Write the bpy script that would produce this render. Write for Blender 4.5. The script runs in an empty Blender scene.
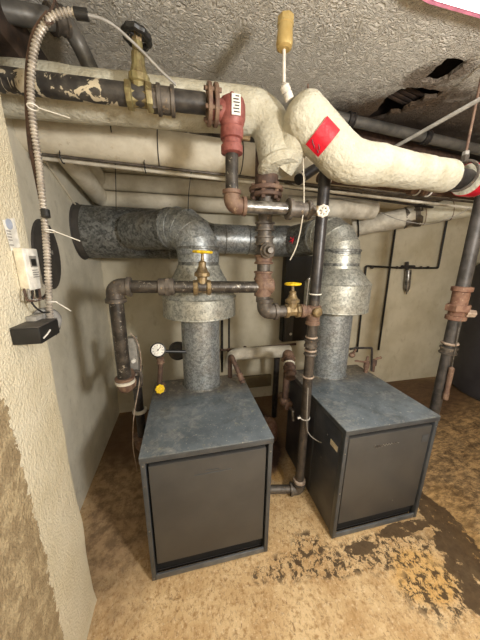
import bpy, bmesh, math, random
from mathutils import Vector, Matrix, noise
random.seed(7)
V = Vector
PI = math.pi
COL = bpy.context.scene.collection

# ------------------------------------------------------------------ camera
EYE = V((0, 0, 1.65)); FP = 247.37
yaw, pitch, roll = [math.radians(a) for a in (12.9, 14.016, .623)]
fw = V((math.sin(yaw)*math.cos(pitch), math.cos(yaw)*math.cos(pitch), -math.sin(pitch)))
rt0 = V((math.cos(yaw), -math.sin(yaw), 0)); up0 = rt0.cross(fw)
rt = rt0*math.cos(roll) + up0*math.sin(roll)
up = up0*math.cos(roll) - rt0*math.sin(roll)
cd = bpy.data.cameras.new('camera'); cam = bpy.data.objects.new('camera', cd); COL.objects.link(cam)
cam.matrix_world = Matrix(((rt.x, up.x, -fw.x, EYE.x), (rt.y, up.y, -fw.y, EYE.y), (rt.z, up.z, -fw.z, EYE.z), (0, 0, 0, 1)))
cd.sensor_fit = 'HORIZONTAL'; cd.sensor_width = 36; cd.lens = 36*FP/480; cd.clip_start = .02
bpy.context.scene.camera = cam

def ray(x, y): return rt*((x-240)/FP) - up*((y-320)/FP) + fw
def at(x, y, Y): d = ray(x, y); return EYE + d*(Y/d.y)          # surveyed point on the plane y = Y
def atx(x, y, X): d = ray(x, y); return EYE + d*(X/d.x)
def atz(x, y, Z): d = ray(x, y); return EYE + d*((Z-EYE.z)/d.z)

# ------------------------------------------------------------------ materials
def srgb(c):
    return tuple(((v/255)/12.92 if v/255 <= .04045 else ((v/255+.055)/1.055)**2.4) for v in c) + (1,)
class NT:
    def __init__(s, name):
        s.m = bpy.data.materials.new(name); s.m.use_nodes = True
        s.t = s.m.node_tree; s.b = s.t.nodes['Principled BSDF']
        tc = s.t.nodes.new('ShaderNodeNewGeometry'); s.pos = tc.outputs['Position']
    def n(s, typ, ins=None, **kw):
        d = s.t.nodes.new(typ)
        for k, v in kw.items(): setattr(d, k, v)
        for k, v in (ins or {}).items(): s.put(d.inputs[k], v)
        return d
    def put(s, sock, v):
        if hasattr(v, 'is_output') or isinstance(v, bpy.types.NodeSocket): s.t.links.new(v, sock)
        else: sock.default_value = v
    def noise(s, scale, detail=4, rough=.55, dist=0, vec=None):
        return s.n('ShaderNodeTexNoise', {'Vector': vec or s.pos, 'Scale': scale, 'Detail': detail, 'Roughness': rough, 'Distortion': dist}).outputs['Fac']
    def ramp(s, f, a, b):      # smooth 0..1 between a and b
        return s.n('ShaderNodeMapRange', {0: f, 1: a, 2: b, 3: 0., 4: 1.}).outputs[0]
    def mix(s, f, a, b):
        d = s.n('ShaderNodeMix', data_type='RGBA'); s.put(d.inputs[0], f); s.put(d.inputs[6], a); s.put(d.inputs[7], b); return d.outputs[2]
    def math(s, op, a, b=0.):
        return s.n('ShaderNodeMath', {0: a, 1: b}, operation=op).outputs[0]
    def vmap(s, scale=(1, 1, 1), loc=(0, 0, 0), rot=(0, 0, 0)):
        return s.n('ShaderNodeMapping', {'Vector': s.pos, 'Scale': scale, 'Location': loc, 'Rotation': rot}).outputs[0]
    def bump(s, h, strength, dist=.01, normal=None):
        d = s.n('ShaderNodeBump', {'Height': h, 'Strength': strength, 'Distance': dist})
        if normal: s.put(d.inputs['Normal'], normal)
        return d.outputs['Normal']
    def out(s, col, rough=.6, metal=0., normal=None, spec=.5):
        s.put(s.b.inputs['Base Color'], col); s.put(s.b.inputs['Roughness'], rough); s.put(s.b.inputs['Metallic'], metal)
        s.put(s.b.inputs['Specular IOR Level'], spec)
        if normal: s.put(s.b.inputs['Normal'], normal)
        return s.m
MC = {}
def mot(name, c1, c2, scale=20, rough=.6, metal=0., bs=.2, bscale=60, lo=.4, hi=.6, c3=None, spec=.5):
    k = (name,)
    if k in MC: return MC[k]
    s = NT(name)
    col = s.mix(s.ramp(s.noise(scale, 5, .6), lo, hi), srgb(c1), srgb(c2))
    if c3: col = s.mix(s.ramp(s.noise(scale*2.3, 4, .7, vec=s.vmap(loc=(3, 7, 1))), .6, .68), col, srgb(c3))
    MC[k] = s.out(col, rough, metal, s.bump(s.noise(bscale, 4), bs, .004), spec)
    return MC[k]
def plain(name, c, rough=.5, metal=0.):
    return mot(name, c, tuple(int(v*.88) for v in c), 35, rough, metal, .08, 90)

BLACK = mot('black_iron', (50, 46, 42), (78, 72, 65), 25, .42, .35, .2, 90, c3=(168, 160, 146))
DIRON = mot('dark_pipe', (44, 42, 42), (66, 62, 60), 22, .38, .3, .15, 80)
GREY = mot('grey_iron', (102, 95, 87), (74, 67, 60), 22, .5, .3, .3, 80, c3=(138, 118, 92))
RUST = mot('rust_iron', (98, 74, 62), (124, 100, 82), 30, .65, .15, .4, 90, c3=(150, 128, 104))
DRUST = mot('dark_rust', (72, 55, 47), (96, 74, 61), 30, .7, .1, .4, 90)
BRASS = mot('brass', (142, 122, 86), (106, 90, 66), 30, .45, .4, .2, 80, c3=(95, 78, 55))
OBRASS = mot('old_brass', (138, 128, 88), (112, 98, 66), 30, .5, .4, .3, 80, c3=(160, 150, 105))
GBRASS = mot('vent_brass', (186, 158, 96), (200, 176, 118), 12, .38, .4, .08, 60)
RED = mot('red_paint', (122, 64, 58), (146, 86, 78), 30, .5, .1, .3, 90, c3=(110, 60, 52))
YEL = plain('yellow_paint', (232, 196, 30), .45)
WPAINT = plain('white_enamel', (226, 220, 208), .5)
WHITE = plain('white_plastic', (236, 232, 222), .4)
CREAM = plain('cream_plastic', (222, 212, 186), .45)
CHROME = mot('steel', (150, 148, 144), (96, 92, 88), 30, .3, .75, .1, 80)
LEAD = mot('lead_pipe', (96, 94, 90), (118, 114, 108), 15, .45, .4, .2, 50)
BLK = plain('black_plastic', (26, 25, 25), .45)
DGRY = mot('dark_grey_plate', (72, 68, 64), (60, 57, 54), 14, .6, 0, .1, 60)
LGRY = plain('grey_cover', (150, 146, 138), .5)
PRED = mot('red_tape', (206, 20, 44), (180, 14, 38), 30, .35, 0, .3, 60)
INS = None
def insul(name, c1, c2, big):
    s = NT(name)
    n1 = s.noise(9, 4, .6)
    col = s.mix(s.ramp(n1, .4, .66), srgb(c1), srgb(c2))
    col = s.mix(s.math('MULTIPLY', s.ramp(s.noise(30, 4, .7), .62, .7), .5), col, srgb((176, 160, 128)))
    nb = s.bump(s.noise(42, 3, .6), big, .012)
    nb = s.bump(s.noise(160, 2), .25, .003, nb)
    return s.out(col, .75, 0, nb, .3)
INS = insul('insulation_canvas', (196, 192, 174), (176, 169, 147), .9)
INS2 = insul('old_painted_insulation', (216, 208, 188), (198, 188, 166), .25)
INS3 = insul('dirty_insulation', (206, 200, 184), (168, 160, 144), .35)
def galv(name, a, b, scale=55, metal=.55, rough=.42):
    s = NT(name)
    v = s.n('ShaderNodeTexVoronoi', {'Vector': s.pos, 'Scale': scale, 'Randomness': 1.})
    sep = s.n('ShaderNodeSeparateColor', {0: v.outputs['Color']})
    v2 = s.n('ShaderNodeTexVoronoi', {'Vector': s.pos, 'Scale': scale*2.1})
    sep2 = s.n('ShaderNodeSeparateColor', {0: v2.outputs['Color']})
    f = s.math('MULTIPLY', s.math('ADD', sep.outputs[0], sep2.outputs[1]), .5)
    col = s.mix(s.ramp(f, .2, .8), srgb(a), srgb(b))
    col = s.mix(s.math('MULTIPLY', s.ramp(s.noise(7, 4, .6), .5, .7), .35), col, srgb((128, 116, 94)))
    return s.out(col, rough, metal, s.bump(f, .06, .002))
GALV = galv('galvanised', (124, 128, 130), (172, 177, 178))
GALVD = galv('galvanised_dull', (84, 86, 84), (142, 144, 142), 42)
GALVL = galv('galvanised_bright', (140, 142, 136), (192, 192, 182))

def paint(name, c1, c2, bs, bscale, grime=None, lo=.38, hi=.65):
    s = NT(name)
    col = s.mix(s.ramp(s.noise(3.2, 5, .6), lo, hi), srgb(c1), srgb(c2))
    if grime: col = s.mix(s.math('MULTIPLY', s.ramp(s.noise(14, 5, .7, vec=s.vmap((1, 1, .5))), .58, .72), .55), col, srgb(grime))
    nb = s.bump(s.noise(bscale, 4, .65), bs, .01)
    nb = s.bump(s.noise(6, 3), .25, .03, nb)
    return s.out(col, .62, 0, nb, .35)
RING = mot('joint_compound', (172, 154, 136), (128, 110, 94), 30, .7, 0, .3, 80)
M_BACK = paint('back_wall_paint', (206, 198, 176), (188, 179, 154), .12, 90, (170, 158, 130))
M_LEFT = paint('left_wall_paint', (222, 216, 198), (196, 190, 172), .35, 28, (172, 165, 148))
M_ROOM = paint('room_paint', (200, 188, 160), (188, 176, 148), .2, 60)

def m_column():
    s = NT('column_paint')
    c = s.mix(s.ramp(s.noise(5, 4, .6), .35, .65), srgb((222, 213, 188)), srgb((210, 199, 170)))
    sx = s.n('ShaderNodeSeparateXYZ', {0: s.pos})
    # the old tan paint: everything nearer than a jagged brush line, below about 1.2 m
    lim = s.math('ADD', sx.outputs['Y'], s.math('MULTIPLY', s.math('SUBTRACT', s.noise(26, 5, .75), .5), .09))
    lim = s.math('ADD', lim, s.math('MULTIPLY', s.math('ABSOLUTE', s.math('SUBTRACT', sx.outputs['Z'], .75)), .02))
    near = s.math('LESS_THAN', lim, .735)
    low = s.math('LESS_THAN', s.math('ADD', sx.outputs['Z'], s.math('MULTIPLY', s.noise(12, 4), .15)), 1.45)
    f = s.math('MULTIPLY', near, low)
    tan = s.mix(s.ramp(s.noise(22, 5, .7), .45, .62), srgb((150, 132, 102)), srgb((186, 168, 134)))
    col = s.mix(f, c, tan)
    nb = s.bump(s.noise(125, 2, .5), 1., .006)
    nb = s.bump(s.noise(45, 2, .5), .35, .008, nb)
    return s.out(col, .6, 0, nb, .35)
M_COL = m_column()

def m_ceiling():
    s = NT('ceiling_plaster')
    c = s.mix(s.ramp(s.noise(4, 5, .6), .35, .68), srgb((226, 220, 208)), srgb((206, 199, 186)))
    # brown water stain round the broken holes, and shade painted dark brown beyond the pipes
    def blob(cx, cy, rx, ry, ang, soft, amp=.5, sc=7):
        m = s.n('ShaderNodeMapping', {'Vector': s.pos, 'Location': (cx, cy, 0), 'Rotation': (0, 0, ang), 'Scale': (rx, ry, 1e6)}, vector_type='TEXTURE')
        sx = s.n('ShaderNodeSeparateXYZ', {0: m.outputs[0]})
        l = s.math('SQRT', s.math('ADD', s.math('POWER', s.math('ABSOLUTE', sx.outputs[0]), 2.), s.math('POWER', s.math('ABSOLUTE', sx.outputs[1]), 2.)))
        l = s.math('ADD', l, s.math('MULTIPLY', s.math('SUBTRACT', s.noise(sc, 5, .7), .5), amp))
        return s.n('ShaderNodeMapRange', {0: l, 1: 1.+soft, 2: 1.-soft, 3: 0., 4: 1.}).outputs[0]
    hp_ = atz(388, 112, 2.65)
    st = blob(hp_.x+.25, hp_.y+.04, .85, .33, -.25, .3, 1.3, 12)
    c = s.mix(s.math('MULTIPLY', st, .85), c, srgb((84, 64, 46)))
    rear_shade = blob(1.9, 2.35, 1.9, .6, 0, .15)
    c = s.mix(s.math('MULTIPLY', rear_shade, .9), c, srgb((54, 42, 34)))
    for (x, y, rx, ry) in ((402, 103, .30, .12), (436, 76, .17, .12)):
        e_ = atz(x, y, 2.65); c = s.mix(s.math('MULTIPLY', blob(e_.x, e_.y, rx, ry, -.6, .2, 1.0, 22), .75), c, srgb((112, 92, 72)))
    h1 = s.noise(24, 3, .6, 1.8)
    ridge = s.math('ABSOLUTE', s.math('SUBTRACT', h1, .5))
    h = s.math('SUBTRACT', 1., s.ramp(ridge, 0., .16))
    nb = s.bump(h, .8, .015)
    nb = s.bump(s.noise(75, 3, .6), .5, .008, nb)
    return s.out(c, .7, 0, nb, .3), blob
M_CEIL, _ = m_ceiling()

def m_floor():
    s = NT('worn_floor')
    def blob(cx, cy, rx, ry, ang=0., soft=.06, amp=.9, sc=9.):
        m = s.n('ShaderNodeMapping', {'Vector': s.pos, 'Location': (cx, cy, 0), 'Rotation': (0, 0, ang), 'Scale': (rx, ry, 1e6)}, vector_type='TEXTURE')
        sx = s.n('ShaderNodeSeparateXYZ', {0: m.outputs[0]})
        l = s.math('SQRT', s.math('ADD', s.math('POWER', s.math('ABSOLUTE', sx.outputs[0]), 2.), s.math('POWER', s.math('ABSOLUTE', sx.outputs[1]), 2.)))
        l = s.math('ADD', l, s.math('MULTIPLY', s.math('SUBTRACT', s.noise(sc, 6, .7), .5), amp))
        return s.n('ShaderNodeMapRange', {0: l, 1: 1.+soft, 2: 1.-soft, 3: 0., 4: 1.}).outputs[0]
    c = s.mix(s.ramp(s.noise(5, 5, .65), .38, .64), srgb((214, 186, 142)), srgb((186, 152, 106)))
    c = s.mix(s.ramp(s.noise(38, 4, .7), .50, .64), c, srgb((166, 132, 88)))
    c = s.mix(s.math('MULTIPLY', s.ramp(s.noise(60, 4, .7, vec=s.vmap(loc=(5, 2, 0))), .56, .66), .7), c, srgb((224, 202, 166)))
    for a in OCHRE: c = s.mix(s.math('MULTIPLY', blob(*a), .6), c, srgb((206, 160, 86)))
    # flaked chips: short dark strokes
    ch = s.ramp(s.noise(34, 4, .7, 1., vec=s.vmap((1.6, .8, 1), rot=(0, 0, .5))), .62, .66)
    c = s.mix(s.math('MULTIPLY', ch, .75), c, srgb((112, 84, 54)))
    c = s.mix(s.math('MULTIPLY', s.ramp(s.noise(70, 5, .75, .6, vec=s.vmap((1.4, .7, 1), rot=(0, 0, .9))), .56, .62), .6), c, srgb((128, 98, 66)))
    # browner region: right side and the strip along the left wall
    g = blob(2.75, 1.3, 1.25, 1.5, 0, .2, .5, 4.)
    br = s.mix(s.ramp(s.noise(16, 8, .8, .4, vec=s.vmap((.6, 1.5, 1), rot=(0, 0, -.4))), .42, .58), srgb((182, 148, 102)), srgb((78, 58, 38)))
    br = s.mix(s.math('MULTIPLY', s.ramp(s.noise(11, 8, .85, .5, vec=s.vmap((.6, 1.7, 1), loc=(1, 6, 0), rot=(0, 0, .5))), .5, .58), .75), br, srgb((62, 46, 32)))
    c = s.mix(s.math('MULTIPLY', g, .85), c, br)
    g = blob(-.45, 1.75, .3, .85, 0, .3, .7, 6.)
    br = s.mix(s.ramp(s.noise(14, 5, .7), .4, .6), srgb((164, 136, 104)), srgb((104, 82, 62)))
    c = s.mix(s.math('MULTIPLY', g, .85), c, br)
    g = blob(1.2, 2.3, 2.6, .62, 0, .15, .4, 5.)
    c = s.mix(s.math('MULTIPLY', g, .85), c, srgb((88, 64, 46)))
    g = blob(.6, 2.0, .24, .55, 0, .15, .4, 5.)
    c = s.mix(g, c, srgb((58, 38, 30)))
    # ochre patches
    cr = blob(2.6, 1.15, .9, 1.1, 0, .3, .6, 5.)
    c = s.mix(s.math('MULTIPLY', cr, s.math('MULTIPLY', s.ramp(s.noise(7, 8, .8, .3, vec=s.vmap(loc=(3, 12, 0))), .52, .58), .7)), c, srgb((66, 50, 34)))
    wet = None
    for a in WET:
        w = blob(*a); wet = w if wet is None else s.math('MAXIMUM', wet, w)
    brk = s.ramp(s.noise(15, 6, .75, vec=s.vmap(loc=(9, 1, 0))), .37, .42)
    sp = None
    for a in SPECK:
        w = blob(*a); sp = w if sp is None else s.math('MAXIMUM', sp, w)
    sp = s.math('MULTIPLY', sp, s.ramp(s.noise(26, 5, .75, .4, vec=s.vmap(loc=(4, 4, 0))), .50, .54))
    wet = s.math('MAXIMUM', s.math('MULTIPLY', wet, brk), sp)
    c = s.mix(s.math('MULTIPLY', wet, .93), c, s.mix(s.ramp(s.noise(12, 5, .7), .4, .6), srgb((62, 48, 35)), srgb((82, 66, 48))))
    c = s.mix(s.math('MULTIPLY', s.ramp(s.noise(20, 8, .85, .5, vec=s.vmap((1, 1, 1), loc=(11, 6, 0))), .57, .63), .5), c, srgb((104, 80, 58)))
    rough = s.math('SUBTRACT', .62, s.math('MULTIPLY', wet, .2))
    nb = s.bump(s.noise(28, 5, .7), .3, .008)
    nb = s.bump(wet, -.35, .004, nb)
    return s.out(c, rough, 0, nb, .3)
def fz(x, y): p = atz(x, y, 0); return p.x, p.y
WET = []; SPECK = []; OCHRE = []
for (x, y, rx, ry, a) in ((440, 518, .10, .12, 0), (458, 546, .13, .11, 0), (472, 572, .13, .12, 0), (482, 598, .10, .10, 0), (426, 503, .06, .12, 0), (405, 528, .2, .04, 0), (360, 548, .1, .03, 0)):
    WET.append(fz(x, y) + (rx, ry, a, .04, 1.5, 13.))
for (x, y, rx, ry, a) in ((292, 566, .16, .07, 0), (345, 560, .26, .07, 0), (398, 552, .26, .08, 0), (375, 545, .3, .06, 0), (310, 548, .1, .1, 0), (437, 590, .2, .12, 0), (262, 575, .05, .04, 0)):
    SPECK.append(fz(x, y) + (rx, ry, a, .2, .9))
for (x, y, rx, ry, a) in ((422, 575, .17, .12, 0), (450, 505, .2, .14, .6), (475, 545, .1, .1, 0), (275, 470, .06, .12, 0)):
    OCHRE.append(fz(x, y) + (rx, ry, a, .15, 1.))
M_FLOOR = m_floor()

def m_boilertop():
    s = NT('boiler_top_metal')
    c = s.mix(s.ramp(s.noise(5, 5, .65), .35, .65), srgb((88, 96, 102)), srgb((116, 125, 131)))
    c = s.mix(s.math('MULTIPLY', s.ramp(s.noise(7, 8, .8, .2, vec=s.vmap(loc=(2, 1, 0))), .50, .62), .45), c, srgb((162, 162, 156)))
    c = s.mix(s.math('MULTIPLY', s.ramp(s.noise(60, 3, .7), .62, .68), .7), c, srgb((170, 168, 160)))
    sx = s.n('ShaderNodeSeparateXYZ', {0: s.pos})
    rear = s.ramp(s.math('ADD', sx.outputs['Y'], s.math('MULTIPLY', s.noise(12, 4, .7), .2)), 1.52, 1.66)
    c = s.mix(s.math('MULTIPLY', rear, .8), c, s.mix(s.ramp(s.noise(26, 4, .7), .5, .6), srgb((108, 98, 84)), srgb((154, 142, 122))))
    c = s.mix(s.math('MULTIPLY', s.ramp(s.noise(6.5, 8, .8, .3, vec=s.vmap(loc=(8, 3, 0))), .52, .64), .55), c, srgb((66, 70, 70)))
    c = s.mix(s.math('MULTIPLY', s.ramp(s.noise(9, 8, .8, .2, vec=s.vmap(loc=(1, 9, 0))), .59, .68), .55), c, srgb((176, 172, 138)))
    rg = s.math('ADD', .38, s.math('MULTIPLY', s.noise(9, 4), .25))
    return s.out(c, rg, .3, s.bump(s.noise(40, 3), .08, .003))
M_TOP = m_boilertop()
M_FRONT = mot('boiler_front_panel', (68, 67, 66), (75, 74, 72), 4, .45, .15, .03, 120)
M_JACK = mot('boiler_jacket', (58, 61, 66), (76, 77, 80), 5, .4, .3, .05, 60)
M_EDGE = mot('boiler_frame', (84, 88, 92), (70, 74, 78), 8, .38, .35, .05, 60)
M_SHADE = plain('painted_shade_black', (16, 15, 15), .9)  # black put in for the shade under and inside the boilers
M_WOOD = mot('old_timber', (70, 54, 42), (48, 37, 30), 14, .85, 0, .5, 40)
M_PINK = plain('pink_lamp_halo', (238, 150, 178), .4)  # the lamp's pink halo, painted as a solid rim
s_ = NT('lamp_diffuser'); s_.b.inputs['Emission Color'].default_value = (1, .975, .93, 1); s_.b.inputs['Emission Strength'].default_value = 5
M_LAMP = s_.out(srgb((250, 248, 244)), .5)

# ------------------------------------------------------------------ mesh builder
def frame(ax):
    ax = ax.normalized(); h = V((0, 0, 1)) if abs(ax.z) < .9 else V((1, 0, 0))
    u = h.cross(ax).normalized(); return u, ax.cross(u), ax
class M:
    def __init__(s): s.bm = bmesh.new()
    def ring(s, c, u, w, r, seg, lobes=None):
        out = []
        for i in range(seg):
            a = 2*PI*i/seg; rr = r*(1+lobes(a)) if lobes else r
            out.append(s.bm.verts.new(c + u*(math.cos(a)*rr) + w*(math.sin(a)*rr)))
        return out
    def bridge(s, a, b):
        n = len(a)
        for i in range(n): s.bm.faces.new((a[i], a[(i+1) % n], b[(i+1) % n], b[i]))
    def lathe(s, base, ax, prof, seg=24, cap=True):
        u, w, ax = frame(V(ax)); base = V(base); prev = None; first = None
        for r, h in prof:
            rg = s.ring(base+ax*h, u, w, max(r, 1e-4), seg)
            if prev: s.bridge(prev, rg)
            else: first = rg
            prev = rg
        if cap:
            s.bm.faces.new(first[::-1]); s.bm.faces.new(prev)
        return s
    def cyl(s, a, b, r, seg=20, r2=None):
        a, b = V(a), V(b); return s.lathe(a, b-a, [(r, 0), (r if r2 is None else r2, (b-a).length)], seg)
    def shell(s, base, ax, prof, t, seg=32):     # open sheet-metal turning with thickness
        return s.lathe(base, ax, prof + [(r-t, h) for r, h in reversed(prof)] + [prof[0]], seg, cap=False)
    def path(s, pts, fil, step=.02):
        pts = [V(p) for p in pts]; out = [pts[0]]
        for i in range(1, len(pts)-1):
            p, a, b = pts[i], pts[i-1]-pts[i], pts[i+1]-pts[i]
            if fil <= 0: out.append(p); continue
            th = a.angle(b); 
            if th > PI-.02: out.append(p); continue
            d = min(fil/math.tan(th/2), a.length*.48, b.length*.48)
            r = d*math.tan(th/2); a.normalize(); b.normalize()
            s0, s1 = p+a*d, p+b*d; cen = p+(a+b).normalized()*(r/math.sin(th/2))
            n = max(3, int((PI-th)/.2))
            v0, v1 = s0-cen, s1-cen
            for k in range(n+1):
                t = k/n; ang = v0.angle(v1); sn = math.sin(ang)
                out.append(cen + v0*(math.sin((1-t)*ang)/sn) + v1*(math.sin(t*ang)/sn))
        out.append(pts[-1])
        res = [out[0]]
        for q in out[1:]:
            L = (q-res[-1]).length
            if L < 1e-5: continue
            n = max(1, int(L/step)) if step else 1
            a = res[-1]
            for k in range(1, n+1): res.append(a.lerp(q, k/n))
        return res
    def tube(s, pts, r, fil=.03, seg=14, step=0, rf=None, cap=True, smooth=False):
        P = s.path(pts, fil, step) if not smooth else s.spline(pts, step or .02)
        t = (P[1]-P[0]).normalized(); u, w, _ = frame(t); prev = None; L = 0
        for i, p in enumerate(P):
            t2 = (P[min(i+1, len(P)-1)]-P[max(i-1, 0)]).normalized()
            q = t.rotation_difference(t2); u = q @ u; t = t2; w = t.cross(u)
            if i: L += (p-P[i-1]).length
            rr = rf(i, L, p) if rf else r
            rg = []
            for k in range(seg):
                a = 2*PI*k/seg; d = u*math.cos(a)+w*math.sin(a)
                x = rr(p+d*r, d) if callable(rr) else rr
                rg.append(s.bm.verts.new(p+d*x))
            if prev: s.bridge(prev, rg)
            elif cap: s.bm.faces.new(rg[::-1])
            prev = rg
        if cap: s.bm.faces.new(prev)
        return s
    def spline(s, pts, step):
        pts = [V(p) for p in pts]; P = [pts[0]*2-pts[1]]+pts+[pts[-1]*2-pts[-2]]; out = []
        for i in range(1, len(P)-2):
            a, b, c, d = P[i-1:i+3]; n = max(2, int((c-b).length/step))
            for k in range(n):
                t = k/n
                out.append(.5*((2*b)+(c-a)*t+(2*a-5*b+4*c-d)*t*t+(3*b-a-3*c+d)*t**3))
        out.append(pts[-1]); return out
    def torus(s, c, ax, R, r, seg=28, k=8, lobes=None):
        u, w, ax = frame(V(ax)); c = V(c); rings = []
        for i in range(seg):
            a = 2*PI*i/seg; d = u*math.cos(a)+w*math.sin(a); RR = R*(1+(lobes(a) if lobes else 0))
            rings.append([s.bm.verts.new(c+d*(RR+r*math.cos(2*PI*j/k))+ax*(r*math.sin(2*PI*j/k))) for j in range(k)])
        for i in range(seg): s.bridge(rings[i], rings[(i+1) % seg])
        return s
    def box(s, lo, hi, bev=0., rot=None, cen=None):
        lo, hi = V(lo), V(hi); b2 = bmesh.new()
        bmesh.ops.create_cube(b2, size=1)
        for v in b2.verts: v.co = V((lo[i]+(v.co[i]+.5)*(hi[i]-lo[i]) for i in range(3)))
        if bev: bmesh.ops.bevel(b2, geom=b2.edges[:], offset=bev, segments=2, affect='EDGES', profile=.5)
        if rot:
            cc = cen or (lo+hi)/2
            for v in b2.verts: v.co = cc + rot @ (v.co-cc)
        s.merge(b2); return s
    def merge(s, b2):
        me = bpy.data.meshes.new('t'); b2.to_mesh(me); b2.free(); s.bm.from_mesh(me); bpy.data.meshes.remove(me)
    def ball(s, c, r, sc=(1, 1, 1), seg=16):
        b2 = bmesh.new(); bmesh.ops.create_uvsphere(b2, u_segments=seg, v_segments=seg//2+2, radius=r)
        for v in b2.verts: v.co = V(c)+V((v.co.x*sc[0], v.co.y*sc[1], v.co.z*sc[2]))
        s.merge(b2); return s
    def hexa(s, base, ax, r, L): return s.lathe(base, ax, [(r*.92, 0), (r, L*.12), (r, L*.88), (r*.92, L)], 6)
    def prism(s, pts, d):
        a = [s.bm.verts.new(V(p)) for p in pts]; b = [s.bm.verts.new(V(p)+V(d)) for p in pts]
        s.bm.faces.new(a[::-1]); s.bm.faces.new(b); s.bridge(a, b); return s
def finish(name, m, mt, org, parent=None, label=None, ang=28):
    bm = m.bm; bmesh.ops.recalc_face_normals(bm, faces=bm.faces[:])
    me = bpy.data.meshes.new(name)
    if org.length: bmesh.ops.translate(bm, verts=bm.verts[:], vec=-org)
    bm.to_mesh(me); bm.free(); me.materials.append(mt)
    for p in me.polygons: p.use_smooth = True
    me.set_sharp_from_angle(angle=math.radians(ang))
    o = bpy.data.objects.new(name, me); COL.objects.link(o)
    if parent: o.parent = parent
    else: o.location = org
    if label: o['label'] = label
    return o
def tag(o, label, cat, group=None):
    o['label'] = label; o['category'] = cat
    if group: o['group'] = group
def T(name, label, cat, loc, group=None, rz=0):
    o = bpy.data.objects.new(name, None); COL.objects.link(o); o.location = V(loc); o.rotation_euler = (0, 0, rz); o.empty_display_size = .05
    tag(o, label, cat, group); return o
def P(name, m, mt, root, label=None, ang=28):       # part under a thing (root) ; mesh is given in world space
    return finish(name, m, mt, V(root.location), root, label, ang)
def PP(name, m, mt, part, root, label=None): return finish(name, m, mt, V(root.location), part, label)
def S(name, m, mt, label, cat, group=None, ang=35):
    vs = [v.co for v in m.bm.verts]; n = len(vs)
    org = V((sum(v.x for v in vs)/n, sum(v.y for v in vs)/n, min(v.z for v in vs)))
    o = finish(name, m, mt, org, None, None, ang); tag(o, label, cat, group); return o
def struct(name, m, mt):
    o = finish(name, m, mt, V((0, 0, 0))); o['kind'] = 'structure'; return o

# fittings
def coupling(m, c, ax, r, L):      # banded malleable coupling centred at c
    ax = V(ax).normalized(); b = V(c)-ax*L/2; k = L*.22
    return m.lathe(b, ax, [(r*1.12, 0), (r*1.38, .002), (r*1.38, k), (r*1.2, k+.003), (r*1.2, L-k-.003), (r*1.38, L-k), (r*1.38, L-.002), (r*1.12, L)], 20)
def elbowf(m, a, p, b, r, L):        # elbow fitting at corner p between directions to a and b
    p = V(p); da = (V(a)-p).normalized(); db = (V(b)-p).normalized()
    m.tube([p+da*L, p, p+db*L], r*1.22, L*.62, 18)
    for d in (da, db): m.lathe(p+d*L*.78, d, [(r*1.2, 0), (r*1.42, .003), (r*1.42, L*.3), (r*1.1, L*.32)], 20)
    return m
def flange(m, c, ax, R, t, n=4, br=.006):
    ax = V(ax).normalized(); u, w, _ = frame(ax); c = V(c)
    m.lathe(c-ax*t/2, ax, [(R*.96, 0), (R, t*.15), (R, t*.85), (R*.96, t)], 28)
    for i in range(n):
        a = 2*PI*(i+.5)/n; q = c+(u*math.cos(a)+w*math.sin(a))*R*.8
        m.hexa(q-ax*(t/2+br*1.6), ax, br*1.3, t+br*3.2)
    return m
def wheel(m, c, ax, R, r, sp=4, lob=0, nl=8):
    u, w, ax = frame(V(ax)); c = V(c)
    m.torus(c, ax, R, r, 48 if lob else 28, 8, (lambda a: lob*math.cos(nl*a)) if lob else None)
    m.lathe(c-ax*r*1.4, ax, [(R*.26, 0), (R*.3, r*.6), (R*.3, r*2.2), (R*.2, r*2.8)], 14)
    for i in range(sp):
        a = 2*PI*i/sp+.3; d = u*math.cos(a)+w*math.sin(a); m.cyl(c+d*R*.2, c+d*R, r*.75, 8)
    return m
def ridged(amp, per): return lambda i, L, p: None
def insr(r, amp=.035, f=9.):
    def g(i, L, p):
        def h(q, d): return r*(1+amp*noise.noise(q*f)*1.4+amp*.5*noise.noise(q*f*3.1))
        return h
    return g

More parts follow.
